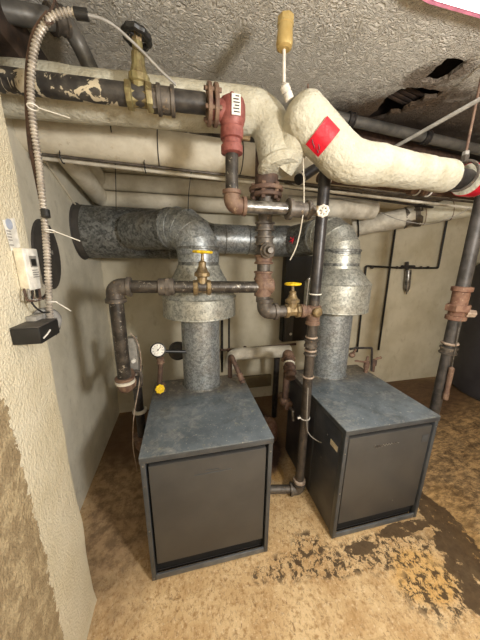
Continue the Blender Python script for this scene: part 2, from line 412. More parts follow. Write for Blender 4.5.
# ------------------------------------------------------------------ the room
XL, YB, ZC, XC = -.74, 2.6, 2.65, -.488
XR, YN = 5.0, -1.8
def room():
    def slab(n, lo, hi, mt): struct(n, M().box(lo, hi), mt)
    slab('floor', (XL-.3, YN-.2, -.2), (XR+.2, YB+.2, 0), M_FLOOR)
    slab('wall_back', (XL-.3, YB, 0), (XR+.2, YB+.2, ZC+.1), M_BACK)
    slab('wall_left', (XL-.2, .8, 0), (XL, YB, ZC+.1), M_LEFT)
    # the near wall stands proud of the recess, its arris slightly wavy
    m = M(); rows = []
    N = 60
    for i in range(N+1):
        z = ZC*i/N+.0
        dx = .006*noise.noise(V((0, 3, z*5))); dy = .014*noise.noise(V((7, 0, z*3.3)))
        foot = .012*max(0, 1-z/.08)
        rows.append([m.bm.verts.new(q) for q in (V((XC, YN, z)), V((XC, .6, z)), V((XC+dx*.5, .96, z)), V((XC-.004+dx+foot*.5, .985+dy, z)), V((XC-.018+dx, .997+dy, z)), V((XL-.1, 1.0, z)), V((XL-.1, YN, z)))])
    for a, b in zip(rows, rows[1:]): m.bridge(a, b)
    m.bm.faces.new(rows[0][::-1]); m.bm.faces.new(rows[-1])
    struct('wall_left_near', m, M_COL)
    slab('wall_right', (XR, YN, 0), (XR+.2, YB, ZC+.1), M_ROOM)
    slab('wall_near', (XL-.3, YN-.2, 0), (XR+.2, YN, ZC+.1), M_ROOM)
    # ceiling sheet with two broken holes through the plaster
    hp = [[(365, 119), (378, 110), (384, 99), (398, 90), (408, 88), (421, 87), (433, 90), (443, 92), (437, 97), (424, 98), (418, 104), (407, 107), (401, 113), (390, 113), (381, 119), (372, 121)],
          [(420, 82), (428, 75), (437, 67), (448, 58), (458, 59), (468, 62), (461, 68), (452, 75), (445, 80), (436, 84), (428, 82)]]
    rg = random.Random(3); hq = []
    for h in hp:
        o_ = []
        for a, b in zip(h, h[1:]+h[:1]):
            for k in range(3):
                t_ = k/3; o_.append((a[0]+(b[0]-a[0])*t_+rg.uniform(-.9, .9), a[1]+(b[1]-a[1])*t_+rg.uniform(-.7, .7)))
        hq.append(o_)
    hp = [[atz(x, y, ZC) for x, y in h] for h in hq]
    m = M(); bm = m.bm; es = []
    outer = [V((XL-.3, YN-.2, ZC)), V((XR+.2, YN-.2, ZC)), V((XR+.2, YB+.2, ZC)), V((XL-.3, YB+.2, ZC))]
    for loop in [outer]+hp:
        vs = [bm.verts.new(p) for p in loop]
        for i in range(len(vs)): es.append(bm.edges.new((vs[i], vs[(i+1) % len(vs)])))
    bmesh.ops.triangle_fill(bm, edges=es, use_beauty=True)
    dead = [f for f in bm.faces if any(inside(f.calc_center_median(), h) for h in hp)]
    bmesh.ops.delete(bm, geom=dead, context='FACES')
    geo = bmesh.ops.extrude_face_region(bm, geom=bm.faces[:])
    bmesh.ops.translate(bm, verts=[g for g in geo['geom'] if isinstance(g, bmesh.types.BMVert)], vec=(0, 0, .022))
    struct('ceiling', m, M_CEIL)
    slab('ceiling_deck', (XL-.3, YN-.2, ZC+.16), (XR+.2, YB+.2, ZC+.3), M_WOOD)
    # torn lath seen in the hole
    for k in range(4):
        q = hp[0][9].lerp(hp[0][36], .2+k*.25)
        m = M().box(q+V((-.3, -.012, .05)), q+V((.35, .012, .062)), .002, Matrix.Rotation(.25, 3, 'Z'))
        o = struct('trim_%d' % (k+2), m, M_WOOD)
    m = M().box((.5, YB-.05, .16), (.98, YB, .30), .006)
    struct('trim_1', m, mot('olive_board', (120, 108, 80), (104, 92, 68), 8, .7, 0, .1, 40))
def inside(p, poly):
    c = False; n = len(poly)
    for i in range(n):
        a, b = poly[i], poly[i-1]
        if (a.y > p.y) != (b.y > p.y) and p.x < (b.x-a.x)*(p.y-a.y)/(b.y-a.y)+a.x: c = not c
    return c
room()

# ------------------------------------------------------------------ boilers
def boiler(ox, oy, rz, label, which):
    W, D, H = (.632, .715, .783) if which == 1 else (.618, .73, .772)
    t = T('boiler', label, 'boiler', (ox, oy, 0), 'grey boilers', rz)
    Z = V((0, 0, 0))
    def p(name, m, mt, lab=None, par=None): return finish(name, m, mt, Z, par or t, lab)
    p('plinth', M().box((.02, .04, 0), (W-.02, D-.02, .03)), M_SHADE)  # black colour stands for the shadow under the boiler
    p('jacket', M().box((.004, .034, .022), (W-.004, D, H-.03), .003), M_JACK)
    p('recess_shade', M().box((.02, .0335, .03), (W-.02, .0365, H-.034)), M_SHADE, 'black sheet for the shade behind the front panel')  # thin black sheet paints the dark of the front gaps
    p('top_panel', M().box((-.003, -.004, H-.007), (W+.003, D+.003, H), .002), M_TOP, 'dusty blue grey top panel')
    p('top_lip', M().box((-.0025, -.0035, H-.034), (W+.0025, D+.0025, H-.0072), .001), M_EDGE)
    for x0, x1 in ((0, .022), (W-.022, W)):
        p('corner_post', M().box((x0, 0, .012), (x1, .034, H-.034), .002), M_EDGE)
    p('base_rail', M().box((.0222, .001, .012), (W-.0222, .011, .046), .002), mot('lit_rail_metal', (112, 115, 118), (94, 97, 100), 10, .35, .35, .05, 60))  # rail coloured lighter, as though it catches the light
    fp = p('front_panel', M().box((.032, .006, .112), (W-.032, .028, H-.064), .003), M_FRONT, 'plain dark brown grey front door panel')
    for x, z in ((.011, .03), (.011, .35), (.011, .62), (W-.011, .03), (W-.011, .7), (.011, H-.05)):
        p('screw', M().ball((x, -.001, z), .0045, (1, .5, 1), 8), CHROME)
    if which == 1:
        p('name_strip', M().box((.235, .004, .625), (.42, .007, .632), .001, Matrix.Rotation(.0, 3, 'Y')), M_EDGE, 'thin pale trim strip')
        p('name_strip', M().box((.29, .004, .644), (.36, .0068, .647)), M_EDGE)
    else:
        pts = []
        for k in range(46):
            u = k/45; a = .009*math.exp(-u*3)+.003
            pts.append((.20+u*.165, .0045, .628+a*math.sin(k*1.25)+.003*u))
        p('name_badge', M().tube(pts, .0017, 0, 6), CHROME, 'small faded script badge')
        p('rating_sticker', M().box((.528, .0045, .60), (.572, .0063, .65)), M_EDGE, 'square grey sticker')
        p('side_sticker', M().box((.0015, .055, .585), (.0045, .125, .62)), CREAM, 'small yellowed sticker')
        for y, z in ((.16, .62), (.2, .42)): p('screw', M().ball((.003, y, z), .005, (.5, 1, 1), 8), CHROME)
        p('screw', M().ball((.4, .004, .2), .005, (1, .5, 1), 8), CHROME)
        p('seam_strip', M().box((.001, .30, .03), (.0045, .315, H-.034)), M_EDGE)
    return t
boiler(-.226, .995, 0, 'nearer left grey steel boiler with a plain front panel and stained dusty top', 1)
boiler(.808, .974, 0, 'right grey steel boiler with dark front and small script badge beside the damp floor', 2)

# flues with draft hoods
def flue(cx, cy, r, tgt, label, mt_e, skirt):
    zb, zk = (.784, 1.415) if cx < .5 else (.773, 1.488)
    t = T('flue_pipe', label, 'flue', (cx, cy, zb), 'boiler flues')
    P('lower_pipe', M().shell((cx, cy, zb), (0, 0, 1), [(r, 0), (r, .59)], .002), GALV, t)
    P('base_collar', M().shell((cx, cy, zb), (0, 0, 1), [(r+.012, 0), (r+.004, .008)], .003), GALVD, t)
    h = P('draft_hood', M().shell((cx, cy, 0), (0, 0, 1), [(skirt-.002, 1.288), (skirt+.003, 1.291), (skirt, 1.297), (skirt, zk-.008), (skirt+.004, zk-.005), (skirt-.003, zk), (r+.008, 1.59), (r+.006, 1.605)], .003, 64), GALVL, t, 'bright galvanised bell shaped draft hood', 14)
    for k in range(4):
        a = PI/4+k*PI/2; d = V((math.cos(a), math.sin(a), 0))
        PP('hood_bracket', M().box(V((cx, cy, 1.35))+d*r-V((.006, .006, .0)), V((cx, cy, 1.42))+d*(skirt-.002)+V((.006, .006, 0))) if False else M().cyl(V((cx, cy, 1.38))+d*(r-.002), V((cx, cy, 1.38))+d*(skirt-.002), .005, 8), GALVD, h, t)
    zt = 1.83; tgt = V(tgt); c = V((cx, cy, zt)); d = (tgt-c).normalized()
    P('upper_collar', M().shell((cx, cy, 0), (0, 0, 1), [(r, 1.60), (r, 1.70), (r+.005, 1.703), (r+.005, 1.715), (r, 1.718)], .002, 40), GALVD, t)
    m = M(); R = r*1.25; n = 4; prev = None; ce = c + d*R - V((0, 0, R)) + V((0, 0, 0))
    # four-gore elbow
    pts = [V((cx, cy, 1.625))]
    for k in range(n+1):
        a = (PI/2)*k/n; pts.append(ce + (-d)*(R*math.cos(a)) + V((0, 0, 1))*(R*math.sin(a)))
    pts.append(pts[-1]+d*.05)
    m.tube(pts, r+.002, 0, 36)
    P('elbow', m, mt_e, t, ang=12)
    for k in range(1, len(pts)-1):
        tt = (pts[k+1]-pts[k-1]).normalized(); P('elbow_seam', M().torus(pts[k], tt, r+.002, .003, 36, 6), mt_e, t)
    e = pts[-1]
    m = M(); m.tube([e-d*.01, tgt], r, 0, 36); P('branch_pipe', m, GALVD, t)
    P('branch_band', M().shell(e, d, [(r+.004, 0), (r+.007, .004), (r+.007, .02), (r+.004, .024)], .004, 36), GALVD, t)
    return t
flue(.100, 1.63, .127, (-.34, 2.04, 1.83), 'left galvanised flue with draft hood rising from the nearer boiler', GALV, .235)
flue(1.10, 1.625, .134, (.98, 2.10, 1.80), 'right galvanised flue with draft hood rising from the badge fronted boiler', GALVL, .228)

t = T('exhaust_duct', 'long dull galvanised duct running from the left wall behind both flues', 'duct', (-.74, 2.2, 1.83))
P('large_section', M().shell((XL+.002, 2.2, 1.83), (1, 0, 0), [(.19, 0), (.19, .62), (.194, .625), (.194, .64), (.19, .645), (.19, .80)], .003, 48), GALVD, t)
P('wall_collar', M().shell((XL+.002, 2.2, 1.83), (1, 0, 0), [(.205, 0), (.2, .006), (.192, .008), (.192, .05)], .003, 48), DGRY, t)
P('reducer', M().lathe((.055, 2.2, 1.83), (1, 0, -.1), [(.19, 0), (.125, .16), (.12, .2)], 40), GALVD, t)
P('small_section', M().tube([(.2, 2.2, 1.81), (.95, 2.2, 1.80)], .12, 0, 36), GALV, t)
for x in (.36, .56): P('seam_ring', M().torus((x, 2.2, 1.804), (1, 0, 0), .121, .004, 36, 6), GALVD, t)
P('wrapped_joint', M().tube([(.64, 2.19, 1.80), (1.0, 2.17, 1.80)], .133, 0, 30, .02, rf=insr(.133, .04, 14)), GALVD, t, 'wrinkled foil wrapped joint')
ducts = t

# ------------------------------------------------------------------ big insulated mains
def jrun(t, name, pts, r, fil, mt, label=None, amp=.04, f=9.):
    m = M(); m.tube(pts, r, fil, 28, .02, rf=insr(r, amp, f)); return P(name, m, mt, t, label, 60)
YA = 1.3
a0 = V((XL+.002, YA, 2.262)); a1 = at(268, 114, 1.3); a2 = at(279, 166, 1.24)
t = T('insulated_main', 'thick cream insulated steam main from the left wall curving down over the riser', 'pipe', a0)
m = M(); m.tube([a0, V((a1.x, a1.y, a1.z)), a2], .089, .10, 30, .02, rf=insr(.089, .04))
P('insulation', m, INS, t, None, 60)
mm = M()
P('end_collar', M().lathe(a2-(a1-a2).normalized()*.0, (a2-a1), [(.096, -.02), (.102, -.01), (.102, .004), (.085, .02), (.06, .024)], 28), INS, t)

c0 = at(279, 166, 1.27); c1 = at(297, 118, 1.13); c2 = at(345, 161, 1.13); c3 = at(455, 178, 1.24)
t = T('insulated_main', 'thick cream insulated pipe with red tape running right from the riser under the ceiling', 'pipe', c0)
pth = [c0, c1, c2, c3]
cs = at(290, 103, 1.16)
def rfc(i, L, p):
    rb = .098-.018*min(1, L/.9)
    if L < .075: rb *= max(.12, math.sqrt(1-((.075-L)/.075)**2))
    return lambda q, d: rb*(1+.07*noise.noise(q*9)+.025*noise.noise(q*28))
m = M(); m.tube([cs, c2, at(447, 176.5, 1.232)], .1, .12, 30, .012, rf=rfc)
P('insulation', m, INS, t, None, 60)
P('elbow_insulation', M().tube([at(304, 128, 1.18), at(279, 163, 1.27)], .085, 0, 28, .015, rf=insr(.084, .06)), INS, t, None, 60)
e = (c3-c2).normalized()
P('bare_pipe', M().cyl(at(436, 175, 1.22), c3+e*.6, .052, 24), DIRON, t, 'bare dark pipe end')
g0 = c3+e*.10
P('far_insulation', M().tube([g0, g0+e*.55], .082, 0, 28, .03, rf=insr(.082, .03)), INS, t)
P('red_tape', M().lathe(g0+e*.004, e, [(.0855, 0), (.0865, .004), (.0865, .085), (.0855, .09)], 28), PRED, t, 'red tape band by the pipe hanger')
# red tape patch on the sloping part, wrapped on the surface
def wrap(axp, axd, r, faced, half_ang, L, n=10, th=.0015):
    axd = axd.normalized(); f = (faced-axd*faced.dot(axd)).normalized(); w = axd.cross(f); m = M(); rows = []
    for i in range(n+1):
        a = -half_ang+2*half_ang*i/n; d = f*math.cos(a)+w*math.sin(a)
        rows.append([m.bm.verts.new(axp+axd*l+d*rr) for l, rr in ((-L/2, r), (L/2, r), (L/2, r+th), (-L/2, r+th))])
    for a, b in zip(rows, rows[1:]): m.bridge(a, b)
    m.bm.faces.new(rows[0]); m.bm.faces.new(rows[-1][::-1]); return m
dsl = (c2-cs); tp = cs.lerp(c2, .56)
tape = P('red_tape', wrap(tp, dsl, .099, EYE-tp, .62, .075), PRED, t, 'red tape patch on the sloping elbow')
mk = M()
fc = (EYE-tp); fc = (fc-dsl.normalized()*fc.dot(dsl.normalized())).normalized(); ww = dsl.normalized().cross(fc)
for k, (l, a, ln) in enumerate(((-.02, .35, .02), (-.005, .42, .014), (.012, .3, .02), (.02, .45, .012))):
    q = tp + dsl.normalized()*l + (fc*math.cos(a)+ww*math.sin(a))*.1015; dd = (dsl.normalized()+ww*.6).normalized()
    mk.cyl(q-dd*ln/2, q+dd*ln/2, .0015, 6)
PP('handwriting', mk, BLK, tape, t, 'black scribble')

# automatic vent on a white riser
v0 = at(288, 93, 1.12); v1 = at(284, 83, 1.12)
vb = at(284, 50, 1.12); vt = at(286, 17, 1.12)
t = T('air_vent', 'brass cylinder air vent on a thin white stem above the insulated elbow', 'vent', v0)
P('nipple', M().lathe(at(290, 100, 1.14), v1-v0, [(.018, 0), (.018, .025), (.015, .028), (.019, .03), (.019, .05), (.01, .06)], 16), WPAINT, t)
P('stem', M().cyl(v1, vb+V((0, 0, .005)), .0065, 12), WPAINT, t, 'white painted stem')
ax = vt-vb; L = ax.length
P('float_chamber', M().lathe(vb, ax, [(.02, 0), (.029, .006), (.032, .018), (.028, L*.72), (.031, L*.74), (.031, L*.8)], 24), GBRASS, t)
P('cap', M().lathe(vb+ax*.8, ax, [(.032, 0), (.032, L*.17), (.026, L*.2)], 8), GBRASS, t)

# second white main behind
b0 = at(60, 136, 1.62); b1 = at(240, 159, 1.62); b1 = b1+(b1-b0)*.9; b0 = b0+(b1-b0)*((XL+.002-b0.x)/(b1.x-b0.x))
t = T('insulated_main', 'smooth white painted insulated pipe running along behind the dark valve pipe', 'pipe', b0)
P('insulation', M().tube([b0, b1], .088, 0, 30, .03, rf=insr(.088, .012, 5)), INS2, t, None, 60)
for x in (-.1, .36): P('band', M().torus(b0.lerp(b1, (x-b0.x)/(b1.x-b0.x)), b1-b0, .0895, .003, 32, 6), DGRY, t)

# painted pipes along left wall turning along the back wall
k = 0
for (y, z, r, x1, lab) in ((2.46, 2.395, .07, 3.4, 'upper'), (2.46, 2.255, .066, 3.3, 'middle'), (2.45, 2.118, .064, .95, 'lowest')):
    xx = XL+.10+.0
    m = M(); m.tube([(xx, 1.735, z+.13), (xx, y, z), (x1, y, z)], r, .06, 22, .05, rf=insr(r, .012, 5))
    S('painted_pipe', m, INS2, '%s of the three wall coloured insulated pipes turning the corner onto the back wall' % lab, 'pipe', None, 60); k += 1

# thin painted conduits under the white main
for k, (ya, yb, lab) in enumerate(((153, 178, 'upper'), (157, 183, 'lower'))):
    p0 = at(30, ya+ (0 if k==0 else 0), 1.62); p1 = at(255, yb, 1.62); p2 = p1+(p1-p0)*1.9
    p0.x = max(p0.x, XL+.01)
    S('thin_conduit', M().tube([p0, p1, p2], .009 if k else .008, 0, 10), INS3 if k else GREY, '%s of two thin strapped conduits crossing below the smooth white main' % lab, 'conduit')
for px_, py_ in ((62, 158), (145, 168)):
    q = at(px_, py_, 1.605); m = M().torus(q, (1, 0, .1), .024, .003, 16, 6); m.cyl(q+V((0, -.02, .02)), q+V((.006, -.03, .05)), .002, 6)
    S('cable_tie', m, BLK, 'small black cable tie on the thin conduits %s' % ('near the armoured cable' if px_ < 100 else 'above the galvanised duct'), 'cable tie')

# ------------------------------------------------------------------ dark pipe with valves, in front
YD = 1.12
d0 = V((XL+.002, YD, 2.195)); zD = lambda px_, py_: at(px_, py_, YD)
dL = at(20, 82, YD); dR = at(205, 104, YD); dd = (dR-dL).normalized()
d0 = dL+dd*((XL+.002-dL.x)/dd.x)
t = T('valve_pipe', 'dark scuffed iron pipe running in front of the thick cream main', 'pipe', d0)
FL = NT('flaking_black_paint')
fc_ = FL.mix(FL.ramp(FL.noise(25, 5, .6), .4, .6), srgb((46, 43, 41)), srgb((72, 68, 63)))
sx_ = FL.n('ShaderNodeSeparateXYZ', {0: FL.pos})
fm = FL.math('MULTIPLY', FL.ramp(FL.noise(16, 4, .6, 1.), .54, .56), FL.math('LESS_THAN', sx_.outputs['X'], -.2))
FLM = FL.out(FL.mix(fm, fc_, srgb((196, 184, 158))), .45, .2, FL.bump(FL.noise(80, 4), .2, .003))
P('pipe', M().cyl(d0, dR, .0345, 24), FLM, t)
def pd(px_): 
    a, b = dL.x, dR.x; return dL.lerp(dR, (px_-20)/185)
P('coupling', coupling(M(), at(166, 101, YD), dd, .035, .065), GREY, t)
P('hex_nipple', M().hexa(at(151, 99, YD), dd, .042, .025), GREY, t)
for px_ in (209, 215.5): P('flange', flange(M(), at(px_, 105+(px_-209)*.15, YD), dd, .068, .016, 6, .006), RUST, t)
vc = at(140, 97, YD)
g = T('gate_valve', 'old brass gate valve with round black handwheel above the dark pipe', 'valve', vc)
P('body', M().lathe(vc-dd*.045, dd, [(.044, 0), (.046, .004), (.046, .018), (.036, .022), (.032, .045), (.036, .066), (.046, .07), (.046, .086), (.044, .09)], 8), OBRASS, g)
wc = at(137, 37, YD-.02); ax = (wc-vc)
P('bonnet', M().lathe(vc, ax, [(.03, 0), (.03, .035), (.036, .04), (.036, .06), (.03, .064), (.022, .09), (.022, .12), (.017, .125), (.017, .15), (.012, .155)], 12), OBRASS, g)
P('packing_nut', M().hexa(vc+ax.normalized()*.15, ax, .018, .028), BRASS, g)
P('stem', M().cyl(vc+ax.normalized()*.12, wc, .007, 10), BRASS, g)
P('handwheel', wheel(M(), wc, V((.12, .05, 1)), .038, .011, 5, .05, 10), BLK, g, 'black ribbed handwheel')

rc = at(232, 113, YD)
g = T('relief_valve', 'red painted angle valve with a small white label on the dark pipe', 'valve', rc)
zt = V((0, 0, 1))
P('body', M().lathe(rc-zt*.055, zt, [(.04, 0), (.047, .012), (.053, .035), (.053, .075), (.046, .095), (.03, .106), (.012, .112), (.008, .122)], 22), RED, g)
P('side_port', M().lathe(rc-V((.088, 0, 0)), (1, 0, 0), [(.038, 0), (.036, .025), (.044, .06)], 20), RED, g)
P('outlet', M().lathe(rc-zt*.145, zt, [(.034, 0), (.044, .004), (.044, .03), (.038, .034), (.038, .05), (.046, .054), (.046, .09), (.04, .096)], 14), RED, g)
P('drain_nipple', M().cyl(rc+V((.03, -.01, -.085)), rc+V((.07, -.02, -.09)), .009, 10), BRASS, g)
mlab = M().box(rc+V((-.012, -.057, -.032)), rc+V((.022, -.0535, .036)), .001)
lb = P('label_plate', mlab, WHITE, g, 'small white label plate')
ml = M()
for i, (a, b) in enumerate(((-.2, .7), (-.8, .6), (-.7, .9), (-.4, .8), (-.8, .8), (-.6, .9))):
    z = rc.z+.028-i*.010; ml.box((rc.x+.005+a*.015, rc.y-.0582, z-.002), (rc.x+.005+b*.015, rc.y-.057, z+.002))
PP('print', ml, DGRY, lb, g, 'rows of tiny grey print')

# drop pipe from relief valve, elbow, run to the right
e1 = at(235, 206, YD); e0 = V((rc.x, YD, rc.z-.14)); e1.x = rc.x
e2 = at(288, 210, YD); e2.z = e1.z
t = T('drain_pipe', 'black and steel pipe dropping from the red valve then turning right', 'pipe', e1)
P('drop', M().cyl(e0, e1+V((0, 0, .03)), .027, 20), BLACK, t)
P('elbow', elbowf(M(), e0, e1, e2, .028, .055), RUST, t, 'rusty elbow')
P('run', M().cyl(e1+V((.03, 0, 0)), e2, .026, 20), CHROME, t, 'bright scraped steel run')
P('reducer', M().lathe(e2-V((.006, 0, 0)), (1, 0, 0), [(.04, 0), (.046, .004), (.046, .018), (.034, .022), (.034, .09), (.042, .094), (.042, .11), (.026, .116), (.02, .14)], 20), GREY, t, 'mottled grey hose coupling')
w0 = at(318, 211, YD); w0.z = e2.z
g = T('drain_valve', 'brass drain valve with a white scalloped handwheel in front of the central pipe', 'valve', w0)
P('body', M().lathe((e2.x+.12, YD, e2.z), (1, 0, 0), [(.018, 0), (.022, .01), (.022, .03), (.017, .04)], 12), BRASS, g)
wq = at(323, 211, 1.03)
P('stem', M().cyl((e2.x+.14, YD, e2.z), wq, .007, 10), BRASS, g)
P('handwheel', wheel(M(), wq, EYE-wq, .02, .006, 6, .07, 8), WPAINT, g, 'white scalloped handwheel')

# ------------------------------------------------------------------ central riser under the mains
rx, ry = .425, 1.3
top = at(262, 150, 1.3)
t = T('header_riser', 'rusty brown flanged riser hanging down from the insulated mains', 'pipe', (rx, ry, 1.38))
P('upper_pipe', M().cyl((rx, ry, 1.97), (rx, ry, 2.20), .058, 22), DRUST, t)
P('flange', flange(M(), (rx, ry, 1.985), (0, 0, 1), .085, .02, 6, .008), RUST, t)
P('flange', flange(M(), (rx, ry, 1.957), (0, 0, 1), .08, .018, 6, .008), DRUST, t)
P('pipe', M().cyl((rx, ry, 1.42), (rx, ry, 1.96), .036, 22), GREY, t)
for z, L in ((1.90, .05), (1.81, .045), (1.74, .05), (1.645, .05), (1.56, .05)):
    P('coupling', coupling(M(), (rx, ry, z), (0, 0, 1), .037, L), GREY if z > 1.7 else RUST, t)
P('cross_tee', M().lathe((rx, ry-.03, 1.69), (0, -1, 0), [(.042, -.03), (.04, .03), (.03, .035), (.03, .05), (.02, .055), (.014, .075)], 16), GREY, t)
q = V((rx, ry, 1.505))
P('tee', M().tube([(rx, ry, 1.555), (rx, ry, 1.45)], .047, 0, 20).lathe((rx-.03, ry, q.z), (1, 0, 0), [(.03, 0), (.048, .02), (.05, .05), (.045, .08), (.03, .09)], 20), RUST, t, 'rusty bulbous tee')
e1 = at(263, 311, ry); e1 = V((rx+.012, ry, at(263, 312, ry).z)); e2 = V((.60, ry, e1.z))
P('lower_elbow', elbowf(M(), (rx+.012, ry, 1.5), e1, e2, .034, .07), GREY, t)
P('nipple', M().cyl(e1+V((.05, 0, 0)), V((.575, ry, e1.z)), .033, 18), GREY, t)

def gate(name, c, label, wheelc, R, wlab, Rb=.03, dirx=V((1, 0, 0)), grp='yellow handled gate valves'):
    g = T(name, label, 'valve', c, grp); c = V(c)
    P('body', M().lathe(c-dirx*.045, dirx, [(Rb*1.2, 0), (Rb*1.25, .004), (Rb*1.25, .02), (Rb*.95, .026), (Rb*.9, .045), (Rb*.95, .064), (Rb*1.25, .07), (Rb*1.25, .086), (Rb*1.2, .09)], 8), BRASS, g)
    wc = V(wheelc); ax = wc-c; L = ax.length
    P('bonnet', M().lathe(c, ax, [(Rb*.85, 0), (Rb*.8, L*.3), (Rb*1.25, L*.33), (Rb*1.25, L*.42), (Rb*.9, L*.48), (Rb*.6, L*.62), (Rb*.62, L*.72), (Rb*.3, L*.76), (Rb*.2, L)], 12), BRASS, g)
    P('handwheel', wheel(M(), wc, ax, R, .0065, 5, .05, 10), YEL, g, wlab)
    return g
vc2 = at(292, 311, ry); vc2.z = e1.z
gate('gate_valve', vc2, 'brass gate valve with yellow wheel between the riser elbow and the central pipe', at(293, 284, ry), .04, 'yellow handwheel', .033)

# horizontal return from riser to left drop
hz = 1.498
hl = V((-.325, ry, hz+.012)); hr = V((rx-.03, ry, hz))
t = T('return_pipe', 'dark iron pipe crossing in front of the left flue and dropping at the left', 'pipe', (hl.x, ry, .85))
P('crossing', M().cyl(hl+V((.04, 0, 0)), hr, .031, 22), BLACK, t)
P('drop', M().cyl((hl.x, ry, 1.02), (hl.x, ry, hl.z-.03), .034, 22), BLACK, t)
P('elbow', elbowf(M(), (hl.x, ry, 0), hl, hr, .034, .07), GREY, t)
P('union', M().hexa((-.09, ry, hz+.008), (1, 0, 0), .05, .022).lathe((-.125, ry, hz+.008), (1, 0, 0), [(.036, 0), (.042, .003), (.042, .03), (.044, .05), (.044, .075), (.036, .08)], 20), GREY, t)
le = V((hl.x, ry, .975)); lb_ = V((hl.x-.02, 1.68, .97))
P('lower_coupling', M().lathe((hl.x, ry, 1.0), (0, 0, 1), [(.036, 0), (.05, .003), (.05, .016), (.037, .02)], 22), INS3, t, 'pinkish ring at the lower end')
P('lower_elbow', elbowf(M(), (hl.x, ry, 2), le, lb_, .034, .055), RUST, t)
P('back_run', M().cyl(le, lb_, .03, 16), RUST, t)
lc = V((lb_.x, lb_.y, .62))
P('rear_elbow', elbowf(M(), le, lb_, lc, .034, .06), GREY, t)
P('rear_drop', M().cyl(lb_, (lb_.x, lb_.y, .33), .03, 18), DIRON, t)
P('rear_ring', M().lathe((lb_.x, lb_.y, .575), (0, 0, 1), [(.036, 0), (.05, .003), (.05, .016), (.037, .02)], 22), INS3, t)
P('floor_elbow', elbowf(M(), lb_, (lb_.x, lb_.y, .28), (-.2, 1.72, .28), .045, .09), RUST, t, 'rusty elbow turning in behind the boiler')
vcg = V((at(202, 288, ry).x, ry, hz+.002))
gate('gate_valve', vcg, 'brass gate valve with yellow wheel on the crossing pipe before the left flue', at(202.5, 252, ry), .044, 'yellow handwheel', .032)

# control box behind left drop
q = at(133, 358, 1.5)
t = T('control_box', 'small grey electrical control box behind the left drop pipe', 'control box', q+V((0, 0, -.1)))
P('case', M().box(q+V((-.022, -.02, -.11)), q+V((.03, .03, .13)), .004), LGRY, t)
P('knob', M().lathe(q+V((.006, -.02, -.01)), (0, -1, 0), [(.014, 0), (.012, .012), (.006, .014)], 14), WHITE, t, 'small white dial')
pw = [at(130, 333, 1.47), at(137, 341, 1.46), at(141, 360, 1.46), at(139, 385, 1.45), at(134, 415, 1.42), at(133, 445, 1.4), at(137, 470, 1.38)]
P('cable', M().tube(pw, .0032, 0, 8, .02, smooth=True), RING, t, 'thin pale cable hanging to the floor')
P('whip', M().tube([at(131, 372, 1.47), at(140, 372, 1.46), at(141, 385, 1.46), at(133, 388, 1.5)], .011, 0, 8, .02, smooth=True), GREY, t)

# ------------------------------------------------------------------ central vertical pipe
cx, cy = .739, 1.292
zc = lambda y: at(310, y, cy).z
t = T('central_pipe', 'tall iron pipe standing on the floor between the two boilers', 'pipe', (cx, cy, 0))
P('upper_pipe', M().cyl((cx, cy, zc(300)), (cx, cy, 2.10), .031, 20), DIRON, t, 'black painted upper length')
P('lower_pipe', M().cyl((cx, cy, .085), (cx, cy, zc(300)), .030, 20), mot('dull_iron', (82, 74, 66), (58, 53, 48), 20, .5, .3, .3, 80, c3=(112, 96, 78)), t)
P('band', M().torus((cx, cy, zc(294)), (0, 0, 1), .034, .004, 24, 6), WPAINT, t)
P('tee', M().lathe((cx, cy, zc(325)), (0, 0, 1), [(.03, 0), (.042, .004), (.042, .02), (.038, .025), (.038, .09), (.042, .095), (.042, .115), (.032, .12)], 18).lathe((cx-.09, cy, e1.z), (1, 0, 0), [(.03, 0), (.04, .004), (.04, .03), (.032, .04), (.032, .09)], 18), RUST, t)
P('brass_plug', M().lathe((cx+.0, cy-.025, zc(311)), (.1, -1, 0), [(.03, 0), (.03, .022), (.024, .03), (.01, .033)], 16), BRASS, t, 'round brass plug')
for y in (337, 350, 354, 376): P('joint_ring', M().torus((cx, cy, zc(y)), (0, 0, 1), .032, .006 if y != 354 else .008, 24, 6), RING if y != 354 else GREY, t)
P('coupling', coupling(M(), (cx, cy, zc(343)), (0, 0, 1), .03, .05), GREY, t)
P('strap', M().torus((cx, cy, .64), (0, 0, 1), .032, .003, 20, 6).box((cx-.05, cy-.004, .636), (cx-.02, cy+.004, .646)), WPAINT, t)
P('foot_ring', M().lathe((cx, cy, .12), (0, 0, 1), [(.03, 0), (.042, .003), (.042, .02), (.032, .024)], 18), RING, t)
fl = V((cx, cy, .055)); fr = V((.43, 1.36, .045))
P('foot_elbow', elbowf(M(), (cx, cy, 1), fl, fr, .032, .055), GREY, t)
P('floor_run', M().cyl(fl, fr, .028, 16), GREY, t)
P('sensor_wire', M().tube([at(308, 388, 1.24), at(307, 415, 1.24), at(308, 432, 1.24), at(316, 440, 1.2), at(326, 444, 1.18), at(331, 445, 1.17)], .003, 0, 8, .02, smooth=True), LGRY, t, 'thin grey wire')
P('lever', M().cyl(at(306, 306, 1.25), at(309, 279, 1.25), .004, 8).ball(at(309, 279, 1.25), .008), CHROME, t)

